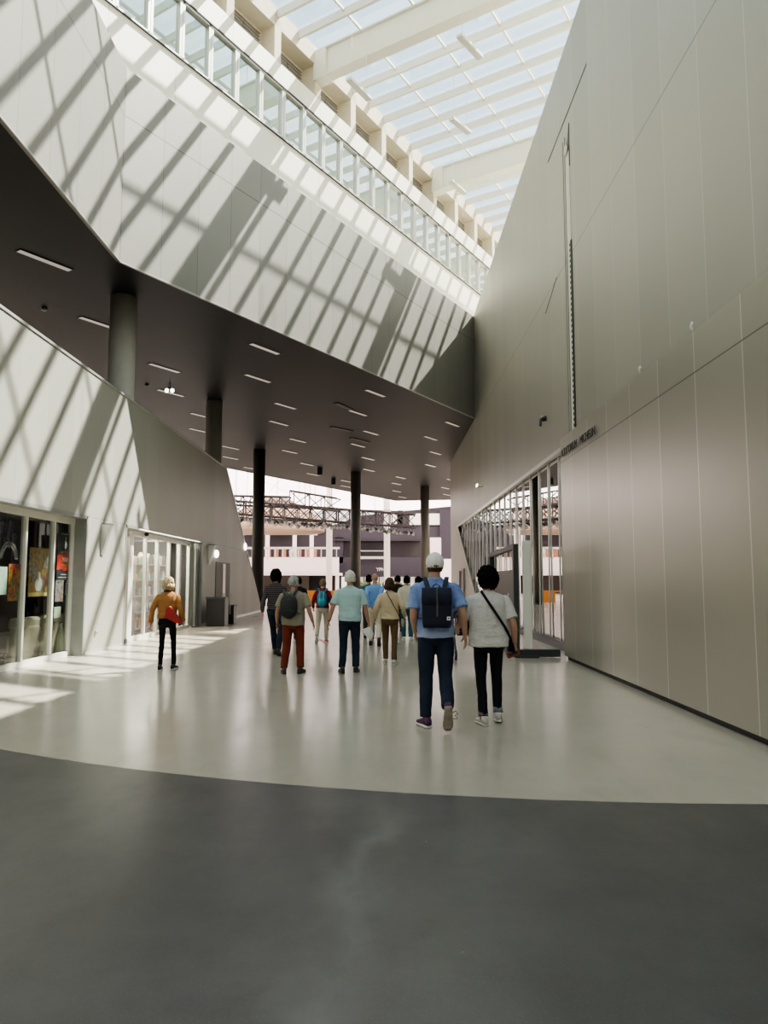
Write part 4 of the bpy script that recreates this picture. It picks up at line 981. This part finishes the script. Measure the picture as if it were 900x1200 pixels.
    # cloth folds: stronger towards the waist
    push(tp, lambda c: .013*(.35+.9*max(0, min(1, (1.35-c.z)/.4)))*noise.fractal(V((c.x*5+seed*2, c.y*5, c.z*9+seed)), 1, 2, 3))
    wrap(shirt_name, tp, top, root)
    if collar:
        cb = bmesh.new(); tube(cb, [neck+V((0, -.003, -.01)), neck+V((0, -.002, .028))], [.072, .064], 20, cap=False)
        o = finish('collar', cb, collar, root, True); md = o.modifiers.new('s', 'SOLIDIFY'); md.thickness = .008
    # eyes
    eb = bmesh.new()
    for q in (-1, 1): ellipsoid(eb, hp(q*.030, .079, .012), (.013, .010, .008), 10, 8, HM)
    finish('eyes', eb, mat('eye_dark', (.08, .06, .05), .2), root, True)
    # hair
    if hair != 'bald':
        hb = bmesh.new()
        amp, g, low = {'short': (.010, .015, -.068), 'cropped': (.003, .006, -.075), 'bob': (.012, .024, -.095), 'curly': (.0, .046, -.14), 'wavy': (.014, .024, -.085)}[hair]
        seg, rg = (64, 48)
        def hfn(u, p):
            q = V(p); front = u.y; lowz = low+.02*noise.noise(V((u.x*4+seed, u.y*4, 0)))
            if hair == 'curly':
                nn = noise.fractal(V((u.x*3.2+seed, u.y*3.2, u.z*3.2)), .8, 2.2, 4); q = q*(1+.12*nn)*(1-.10*max(0, -u.z))
                cell = noise.voronoi(V((u.x*6.5, u.y*6.5, u.z*6.5)))[0][0]; q = q*(1.08-.26*cell)
            else:
                nn = noise.fractal(V((u.x*5+seed, u.y*5, u.z*2)), .8, 2.2, 4); q += u*amp*nn*1.6
            if q.z < lowz: # close under the hairline
                q.z = lowz - (lowz-q.z)*.10; q.x *= .93; q.y *= .93
            if front > .25 and q.z < (.055 if hair != 'curly' else .04):     # leave the face free
                f = min(1, (front-.25)/.25); q = q.lerp(V((q.x*.80, q.y*.70, q.z)), f)
            return q
        ellipsoid(hb, hc+V((0, 0, .003))+HM @ V((0, -.010, 0)), (.080+g, .100+g, .116+g), seg, rg, HM, hfn)
        if hair in ('bob', 'wavy'):
            for i in range(16):
                a = math.pi+(i-.5)*math.pi/14; x, y = math.cos(a), math.sin(a)
                tube(hb, [hp(x*.092, y*.105-.01, .0), hp(x*.10, y*.115-.01, -.05), hp(x*.088, y*.10-.01, -.105-.02*random.random())], [.02, .022, .010], 7)
        finish('hair', hb, hairm, root, True)
    if cap:
        cb = bmesh.new(); cc = hc+HM @ V((0, -.004, .020))
        def cfn(u, p):
            q = V(p)
            if q.z < -.048: q.z = -.048-(-.048-q.z)*.05
            return q
        ellipsoid(cb, cc, (.096, .116, .112), 36, 24, HM, cfn)
        co = finish('cap', cb, cap, root, True)
        cb = bmesh.new()
        for k in range(3):
            a = math.pi*k/3+math.pi/2
            tube(cb, [cc+HM @ V((.0965*math.cos(t)*math.cos(a), .1165*math.cos(t)*math.sin(a), .1125*math.sin(t))) for t in [-.4+i*.2 for i in range(20)]], .0022, 5)
        ellipsoid(cb, cc+V((0, 0, .112)), (.009, .009, .005), 8, 6)
        tube(cb, [cc+HM @ V((.0885*math.cos(t), .1065*math.sin(t), -.046)) for t in [i*math.pi/16 for i in range(33)]], .005, 6)
        finish('cap_seams', cb, mat('cap_seam', (.62, .62, .60), .8), co, True)
        cb = bmesh.new(); pr = []
        for i in range(13):
            a = math.radians(35+110*i/12); pr.append(cc+HM @ V((.10*math.cos(a), .10*math.sin(a)+.0, -.03)))
        for i in range(12, -1, -1):
            a = math.radians(35+110*i/12); pr.append(cc+HM @ V((.095*math.cos(a), .11*math.sin(a)+.075*math.sin(math.pi*i/12)**.6, -.03-.015*math.sin(math.pi*i/12))))
        prism(cb, pr, (0, 0, .004)); finish('cap_brim', cb, cap, co)
    root['_s'] = s
    return root, grips, s
def at_person(root, p):       # body coordinates to the world
    s = root['_s']; return V(root.location) + Matrix.Rotation(root.rotation_euler.z, 3, 'Z') @ (V(p)*s)
def item(name, label, cat, root, origin):
    s = root['_s']; o = thing(name, label, cat, at_person(root, origin), root.rotation_euler.z); o.scale = (s, s, s); return o
def flat_strap(bm, pts, w, th, flat):
    P, R = lerp_pts(pts, [1]*len(pts), 4)
    for _ in range(2): P = [P[0]]+[(P[i-1]+P[i]*2+P[i+1])/4 for i in range(1, len(P)-1)]+[P[-1]]
    tube(bm, P, [(w/2, th/2)]*len(P), 8, flat=flat)
def backpack(root, label, m, z0, z1, hw, dep, yb=-.125, pw=5, top_taper=.9, patch=None, strap=None, leather=None, cx=0, accents=None, bulge=1.0, lean=.02):
    o = item('backpack', label, 'backpack', root, (0, 0, 0)); Y = yb-dep/2; n = 9; secs = []
    for i in range(n+1):
        f = i/n; ed = 1-.10*(2*f-1)**6 if pw > 3 else math.sqrt(max(.05, 1-abs(2*f-1)**3.0))
        tp = 1-(1-top_taper)*f; secs.append((cx, Y+lean*(z0+(z1-z0)*f-.92), z0+(z1-z0)*f, hw*ed*tp, dep/2*(.8+.2*math.sin(math.pi*f)*bulge)*(1 if pw > 3 else ed)))
    bm = bmesh.new(); rings_loft(bm, secs, 32, pw); finish('pack_body', bm, m, o, True, bevel=.0)
    st = strap or m
    for q in (-1, 1):
        bm = bmesh.new(); x = q*.075+cx
        flat_strap(bm, [(cx+q*hw*.45, yb-.02, z1-.05), (x+q*.012, yb+.0, z1+.015), (x+q*.03, -.082, 1.463), (x+q*.045, -.02, 1.505), (x+q*.045, .06, 1.485), (x+q*.045, .125, 1.38), (q*.16, .10, 1.18), (q*.185, -.02, 1.08), (q*hw*.9+cx, yb-.03, z0+.09)], .048, .008, (1, 0, 0)); finish('strap', bm, st, o, True)
    bm = bmesh.new(); tube(bm, [(cx-.035, yb-.02, z1-.015), (cx-.033, yb-.025, z1+.03), (cx, yb-.025, z1+.052), (cx+.033, yb-.025, z1+.03), (cx+.035, yb-.02, z1-.015)], .007, 8); finish('handle', bm, st, o, True)
    return o, Y-dep/2
skA = skin_mat('skin_light', (.50, .29, .21)); skB = skin_mat('skin_tan', (.42, .23, .16)); skC = skin_mat('skin_fair', (.55, .34, .26))
jean = cloth('denim_dark', (.019, .027, .045), .4, 5); blackp = cloth('cloth_black', (.010, .010, .014), .2); m_ws = mat('shoe_white', (.68, .66, .62), .6); m_bs = mat('shoe_black', (.02, .018, .017), .5)
# 1 tall man with white cap, pale blue tie-dyed shirt, navy backpack ---------------------------------
def tiedye():
    t = NT('tie_dye'); setp(t, None, .9, 0, .2); p = t.obj(); f = t.noise(p, 5, 5, .7); z = t.dot(p, (0, 0, 1))
    c = t.mix(t.ramp(f, .35, .68), (.13, .19, .44), (.30, .38, .60)); c = t.mix(t.math('MULTIPLY', t.ramp(z, 1.0, .86), .7), c, (.52, .56, .66)); t.l(c, t.b.inputs['Base Color']); t.bump(t.noise(p, 14, 4), .25); return t.m
P1, g1, s1 = person('tall man seen from behind with white cap, pale blue T-shirt and navy backpack', (.55, 7.95), 1.80, tiedye(), jean, skA, hair_mat('hair_brown', (.06, .03, .02), (.12, .07, .04)), mat('shoe_purple', (.09, .03, .09), .7, var=.6, scale=40), m_ws,
    build=1.14, lean=.03, feet=[(-.115, -.17, 0, 0, .35), (.085, -.40, .13, -1.15, .0)], hands=[(-.205, .12, .93, -1), (.305, .0, .90)], hair='cropped', vox=.0062, hem=.885, cap=mat('cap_white', (.78, .75, .72), .8, bump=.1), shoulders=1.03, trouser_w=1.0, curl=.35, seed=4, collar=cloth('tee_blue', (.22, .28, .5)), sock=None)
m_navy = mat('navy_canvas', (.010, .012, .030), .8, var=.2, bump=.2)
soles = [g for c in P1.children for g in c.children if g.name.startswith('sole')]
soles[1].data.materials[0] = mat('sole_tan', (.30, .25, .20), .7, var=.6, scale=14)
bp, yb = backpack(P1, 'square navy backpack with grey strap and white patch on the man in the cap', m_navy, .99, 1.38, .150, .13, top_taper=1.0, strap=mat('navy_strap', (.02, .028, .06), .8), lean=.03)
bm = bmesh.new(); rings_loft(bm, [(0, -.190+.009, 1.225, .1535, .072), (0, -.190+.010, 1.31, .1535, .074), (0, -.190+.012, 1.388, .15, .066), (0, -.190+.012, 1.395, .12, .04)], 32, 5); finish('flap', bm, mat('navy_flap', (.016, .020, .045), .8, bump=.2), bp, True)
bm = bmesh.new(); flat_strap(bm, [(0, -.235, 1.395), (0, -.258, 1.37), (0, -.262, 1.28), (0, -.262, 1.18), (0, -.260, 1.10)], .018, .006, (1, 0, 0)); finish('centre_strap', bm, mat('grey_leather', (.10, .09, .085), .6), bp, True)
bm = bmesh.new(); quad_box(bm, (.115, -.252, 1.085), (.036, .004, .036)); pt = finish('patch', bm, m_wht, bp)
bm = bmesh.new(); quad_box(bm, (.115, -.2545, 1.085), (.014, .002, .014)); finish('patch_mark', bm, m_navy, pt)
# shoe loop lace
bm = bmesh.new(); tube(bm, [(.13, -.34, .17), (.17, -.33, .19), (.19, -.34, .16), (.16, -.35, .15), (.185, -.36, .12), (.14, -.36, .12)], .004, 6); finish('shoe_lace', bm, m_bs, P1, True)
# 2 woman with black curls ---------------------------------------------------------------------------
P2, g2, s2 = person('woman seen from behind with black curly hair, heather white T-shirt and black trousers', (1.12, 8.0), 1.635, cloth('tee_heather', (.56, .53, .50), .16, 30), blackp, skA, mat('hair_black', (.006, .005, .005), .95, bump=1.0, bscale=50, spec=.15), mat('shoe_pattern', (.55, .52, .48), .6, var=.5, scale=30), m_ws,
    build=1.28, sex='f', lean=.02, feet=[(-.085, -.12, 0, 0, .25), (.105, .05, .01, -.1, -.15)], hands=[(-.34, .20, 1.05), (.31, .05, .90)], hair='curly', vox=.0062, hem=.87, cuff=mat('denim_cuff', (.20, .21, .23), .9), trouser_w=.80, curl=.9, seed=9, beltfat=.010, shoulders=1.0, headyaw=.35, sock=mat('sock_red', (.35, .05, .05), .8))
o = item('crossbody_bag', 'black crossbody bag with long strap over the back of the woman in the heather T-shirt', 'bag', P2, (0, 0, 0))
bm = bmesh.new(); flat_strap(bm, [(-.05, .10, 1.47), (-.085, .0, 1.503), (-.07, -.09, 1.46), (0, -.165, 1.34), (.09, -.185, 1.20), (.17, -.170, 1.08), (.235, -.06, .97), (.25, .04, .92)], .030, .008, (.8, 0, .6)); finish('strap', bm, blackp, o, True)
bm = bmesh.new(); rings_loft(bm, [(.29, .16, .74, .035, .09), (.29, .16, .80, .05, .11), (.29, .16, .93, .045, .10), (.29, .16, .96, .03, .08)], 20, 3.5); finish('bag_body', bm, blackp, o, True)
o = item('wallet', 'reddish-brown wallet held in the right hand of the woman with black curls', 'wallet', P2, g2[1])
bm = bmesh.new(); quad_box(bm, (-.02, -.02, -.03), (.15, .04, .07), Matrix.Rotation(-.35, 4, 'Y')); wb = finish('cover', bm, mat('wallet_leather', (.25, .07, .03), .5, var=.5, scale=30), o, bevel=.01)
bm = bmesh.new(); quad_box(bm, (-.02, -.043, -.03), (.10, .006, .02), Matrix.Rotation(-.35, 4, 'Y')); finish('clasp', bm, m_black, o)
# 3 woman at the left --------------------------------------------------------------------------------
P3, g3, s3 = person('blonde woman in a camel jacket and black leggings walking by the lit shop', (-3.68, 12.65), 1.56, cloth('camel_cloth', (.36, .17, .06)), blackp, skC, hair_mat('hair_blonde', (.30, .21, .10), (.62, .50, .30)), m_bs, m_ws,
    rz=.1, build=1.08, sex='f', lean=.03, feet=[(-.11, -.02, 0, 0, .1), (.12, .10, 0, 0, -.2)], hands=[(-.30, -.02, .91), (.29, .06, .93)], sleeve='long', hair='bob', hem=.98, trouser_w=.72, seed=12, shirt_name='jacket', shoulders=1.05, pants_name='leggings')
o = item('shoulder_bag', 'red leather shoulder bag hanging on the right side of the blonde woman', 'bag', P3, (0, 0, 0))
bm = bmesh.new(); prism(bm, [(.00, -.18, 1.18), (.06, -.17, 1.22), (.26, -.10, .93), (.24, -.10, .87), (.17, -.15, .90), (-.03, -.19, 1.00)], (.03, .055, 0)); finish('bag_body', bm, mat('red_leather', (.42, .035, .03), .5, var=.2), o, bevel=.02)
bm = bmesh.new(); flat_strap(bm, [(.03, -.16, 1.20), (.10, -.12, 1.33), (.14, -.04, 1.47), (.14, .06, 1.44), (.17, .10, 1.25), (.22, .02, 1.0), (.24, -.06, .90)], .018, .006, (0, 1, 0)); finish('strap', bm, mat('red_dark', (.2, .02, .02), .5), o, True)
o = item('scarf', 'dark scarf round the neck of the blonde woman', 'scarf', P3, (0, .01, 1.49))
bm = bmesh.new(); tube(bm, [(math.cos(a)*.068, math.sin(a)*.065, .008*math.sin(3*a)) for a in [i*math.pi/10 for i in range(21)]], .017, 8); finish('wrap', bm, mat('scarf_dark', (.06, .02, .025), .9), o, True)
bm = bmesh.new(); tube(bm, [(0, .06, 0), (.01, .13, -.06), (.01, .15, -.16)], [.02, .022, .012], 8); finish('scarf_end', bm, mat('scarf_dark', (0, 0, 0)), o, True)
# 4 man with black backpack and rust trousers --------------------------------------------------------
P4, g4, s4 = person('grey-haired man with khaki T-shirt, black backpack and rust-red trousers', (-1.50, 12.30), 1.585, cloth('tee_khaki', (.26, .235, .18)), cloth('rust_cloth', (.17, .035, .022)), skB, hair_mat('hair_grey', (.20, .19, .18), (.50, .49, .47)), mat('shoe_brown', (.05, .04, .03), .6), m_bs,
    rz=-.05, build=1.20, feet=[(-.13, -.14, 0, 0, .3), (.15, -.04, 0, 0, -.25)], hands=[(-.31, .08, .90), (.36, .03, .90)], hair='short', trouser_w=1.02, seed=21, beltfat=.012, headyaw=-.5, lean=.05)
bp4, _ = backpack(P4, 'rounded black backpack worn by the man in rust-red trousers', mat('black_nylon', (.018, .018, .020), .6, bump=.2), .99, 1.43, .165, .15, yb=-.135, pw=2.6, cx=-.05, lean=.05)
bm = bmesh.new(); tube(bm, [(-.16, -.26, 1.12), (-.05, -.297, 1.15), (.07, -.26, 1.12)], .005, 6); tube(bm, [(-.14, -.27, 1.30), (-.05, -.297, 1.33), (.05, -.27, 1.30)], .005, 6); finish('zip', bm, m_dark, bp4, True)
# 5 white-haired man --------------------------------------------------------------------------------
P5, g5, s5 = person('white-haired man in a pale aqua polo shirt and dark jeans', (-.57, 12.35), 1.665, cloth('polo_aqua', (.40, .56, .56), .06), jean, skB, hair_mat('hair_white', (.55, .53, .47), (.80, .78, .70)), m_bs, m_bs,
    build=1.14, feet=[(-.12, -.10, 0, 0, .25), (.11, .03, 0, -.1, -.1)], hands=[(-.36, .0, .88), (.33, .04, .85)], hair='short', seed=33, collar=cloth('polo_aqua_c', (.36, .56, .56)), lean=.02, beltfat=.008, shoulders=1.05, hem=.885)
o = item('paper_sheet', 'folded white paper held by the white-haired man', 'paper', P5, g5[1])
bm = bmesh.new(); prism(bm, [(-.13, -.03, -.03), (.03, -.03, .03), (.09, .02, -.10), (.05, .02, -.20), (-.03, -.02, -.15)], (.004, .006, 0)); prism(bm, [(-.13, -.045, -.03), (.03, -.045, .025), (.04, -.03, -.17)], (.004, .004, 0)); finish('sheet', bm, m_wht, o)
bm = bmesh.new(); 
o = item('wrist_watch', 'dark wrist watch on the left arm of the white-haired man', 'watch', P5, g5[0]+V((0, -.02, .115)))
bm.free(); bm = bmesh.new(); tube(bm, [(math.cos(a)*.032, math.sin(a)*.030, 0) for a in [i*math.pi/8 for i in range(17)]], .006, 6); finish('band', bm, m_black, o, True)
bm = bmesh.new(); tube(bm, [(-.034, 0, 0), (-.042, 0, 0)], .018, 12); finish('dial', bm, m_alu, o)
# 6 woman in beige ----------------------------------------------------------------------------------
P6, g6, s6 = person('brown-haired woman in a beige jumper and brown trousers with a thin black strap', (.10, 13.6), 1.545, cloth('jumper_beige', (.58, .46, .31), .06), cloth('brown_cloth', (.13, .085, .045)), skA, hair_mat('hair_chestnut', (.03, .017, .010), (.10, .055, .03)), mat('shoe_cream', (.55, .52, .45), .6), m_ws,
    rz=-.08, build=1.18, sex='f', feet=[(-.08, .04, 0, 0, .2), (.10, -.12, 0, 0, -.2)], hands=[(-.31, .06, .92), (.32, .05, .97)], sleeve='long', hair='wavy', seed=41, hem=.92, shirt_name='jumper', lean=.06, shoulders=1.03, trouser_w=.9)
o = item('crossbody_strap_bag', 'small bag on a thin black strap across the beige jumper', 'bag', P6, (0, 0, 0))
bm = bmesh.new(); flat_strap(bm, [(-.04, .11, 1.46), (-.075, .02, 1.512), (-.06, -.07, 1.475), (.02, -.135, 1.34), (.11, -.150, 1.18), (.19, -.12, 1.03), (.235, .0, .93)], .014, .006, (.8, 0, .6)); finish('strap', bm, blackp, o, True)
bm = bmesh.new(); rings_loft(bm, [(.27, .08, .76, .03, .07), (.27, .08, .82, .04, .09), (.27, .08, .92, .03, .08)], 16, 3); finish('bag_body', bm, mat('bag_olive', (.35, .36, .25), .7, var=.4, scale=20), o, True)
# 7 striped sweater ---------------------------------------------------------------------------------
P7, g7, s7 = person('man with dark bushy hair in a black and grey striped jumper and jeans', (-2.22, 15.2), 1.72, stripe_cloth('stripe_knit', (.035, .03, .035), (.17, .155, .15)), jean, skA, mat('hair_black', (0, 0, 0)), m_bs, m_bs,
    build=1.0, feet=[(-.02, .22, 0, 0, 0), (.10, -.16, .03, -.3, 0)], hands=[(-.26, -.06, .88), (.26, .1, .9)], sleeve='long', hair='curly', seed=51, hem=.93, shirt_name='jumper')
# 8 teal backpack -----------------------------------------------------------------------------------
P8, g8, s8 = person('walker in a dark red jacket and pale trousers with a teal backpack', (-1.52, 18.4), 1.55, cloth('maroon', (.17, .015, .03)), cloth('stone_cloth', (.48, .43, .35)), skA, hair_mat('hair_sandy', (.12, .08, .04), (.22, .15, .09)), mat('shoe_taupe', (.25, .22, .19), .7), m_ws,
    build=1.08, sex='f', feet=[(-.12, -.38, .10, -.8, .2), (.10, .08, 0, 0, -.1)], hands=[(-.27, .1, .95), (.27, .06, .95)], sleeve='long', hair='short', seed=61, vox=.011, hem=.95, shirt_name='jacket', trouser_w=.95)
bp8, _ = backpack(P8, 'teal hiking backpack on the walker in the dark red jacket', mat('teal_nylon', (.015, .20, .28), .6, var=.3, scale=10), .98, 1.42, .14, .17, pw=2.8)
bm = bmesh.new(); rings_loft(bm, [(0, -.30, 1.02, .08, .03), (0, -.305, 1.12, .10, .045), (0, -.30, 1.22, .08, .03)], 20, 2.6); finish('pocket', bm, mat('teal_light', (.03, .32, .42), .6), bp8, True)
bm = bmesh.new(); 
for q in (-.05, .05): flat_strap(bm, [(q, -.30, 1.40), (q, -.325, 1.30), (q, -.34, 1.2), (q, -.335, 1.1)], .014, .006, (1, 0, 0))
finish('compression_straps', bm, mat('strap_pale', (.35, .50, .52), .6), bp8, True)
# 9 bald man in blue --------------------------------------------------------------------------------
P9, g9, s9 = person('balding man in a sky-blue long shirt and cream trousers, hands behind his back', (-.22, 17.5), 1.68, cloth('shirt_sky', (.20, .36, .68), .08), cloth('cream_cloth', (.60, .55, .44)), skB, None, m_bs, m_bs,
    build=1.08, feet=[(-.10, .05, 0, 0, 0), (.11, -.30, .08, -.7, 0)], hands=[(-.10, -.15, 1.0, -1), (.02, -.17, .98, 1)], sleeve='long', hair='bald', seed=71, vox=.011, hem=.93)
# 10 cream tee --------------------------------------------------------------------------------------
P10, g10, s10 = person('dark-haired walker in a cream top and teal jeans holding a sheet of paper', (.58, 18.9), 1.63, cloth('top_cream', (.60, .57, .48), .06), cloth('teal_denim', (.03, .10, .12)), skA, mat('hair_black', (0, 0, 0)), m_ws, m_ws,
    build=1.1, sex='f', feet=[(-.08, .1, 0, 0, .1), (.10, -.02, 0, 0, -.2)], hands=[(-.26, .1, .95), (.26, .2, 1.0)], sleeve='short', hair='short', seed=81, vox=.011)
o = item('paper_sheet', 'small white paper in the hand of the walker in the cream top', 'paper', P10, g10[1])
bm = bmesh.new(); prism(bm, [(-.08, 0, .08), (.05, 0, .04), (.02, .02, -.12), (-.10, .02, -.06)], (.004, .006, 0)); finish('sheet', bm, m_wht, o)
# 11-15 people half hidden farther in ---------------------------------------------------------------
def far_person(lab, x, y, h, topc, botc, hairk, hm, seed, sleeve='long', **kw):
    return person(lab, (x, y), h, cloth('far_top%d' % seed, topc), cloth('far_bot%d' % seed, botc), skB, hm, m_bs, m_bs, build=1.08, sleeve=sleeve, hair=hairk, vox=.013, seed=seed, hem=.9, **kw)
far_person('walker in a dark teal jacket half hidden behind the white-haired man', -.40, 19.6, 1.66, (.03, .12, .17), (.05, .05, .06), 'short', MATS['hair_black'], 91)
far_person('dark-haired walker in black between the beige jumper and the cream top', .42, 22.5, 1.66, (.02, .02, .02), (.03, .03, .04), 'short', MATS['hair_black'], 92)
far_person('black-haired walker in black right of the cream top', 1.0, 21.5, 1.62, (.015, .015, .018), (.02, .02, .02), 'bob', MATS['hair_black'], 93)
far_person('person in dark navy clothes half hidden left of the striped jumper', -2.95, 20.5, 1.62, (.015, .02, .035), (.02, .02, .03), 'short', MATS['hair_black'], 94)
far_person('person in black half hidden behind the grey-haired man', -2.25, 19.5, 1.60, (.012, .012, .015), (.02, .02, .02), 'short', MATS['hair_black'], 95)
# pushchair beyond the two nearest walkers ------------------------------------------------------------
pc = thing('pushchair', 'black folding pushchair beyond the gap between the two nearest walkers', 'pushchair', (1.62, 14.6, 0))
bm = bmesh.new()
for q in (-.24, .24): tube(bm, [(q, -.42, 1.02), (q, -.30, .85), (q*.95, .35, .12)], .014, 8); tube(bm, [(q, .25, .62), (q, -.30, .12)], .014, 8)
tube(bm, [(-.24, -.42, 1.02), (.24, -.42, 1.02)], .018, 8); finish('frame', bm, m_dark, pc, True)
bm = bmesh.new(); quad_box(bm, (0, .02, .48), (.42, .34, .06)); quad_box(bm, (0, -.14, .72), (.42, .06, .52), Matrix.Identity(4)); finish('seat', bm, blackp, pc, bevel=.02)
bm = bmesh.new(); ellipsoid(bm, (0, -.02, .86), (.25, .28, .26), 20, 14, fn=lambda u, p: V((p.x, p.y, max(p.z, -.02)))); finish('hood', bm, blackp, pc, True)
for q in (-.25, .25):
    for y in (-.32, .36):
        bm = bmesh.new(); tube(bm, [(q-.02, y, .10), (q+.02, y, .10)], .10, 20); wh = finish('wheel', bm, m_black, pc)
        bm = bmesh.new(); tube(bm, [(q-.024, y, .10), (q+.024, y, .10)], .035, 12); finish('hub', bm, m_alu, wh)
# hidden helper keys are only notes for the builder
for o in bpy.data.objects:
    if '_s' in o.keys(): del o['_s']
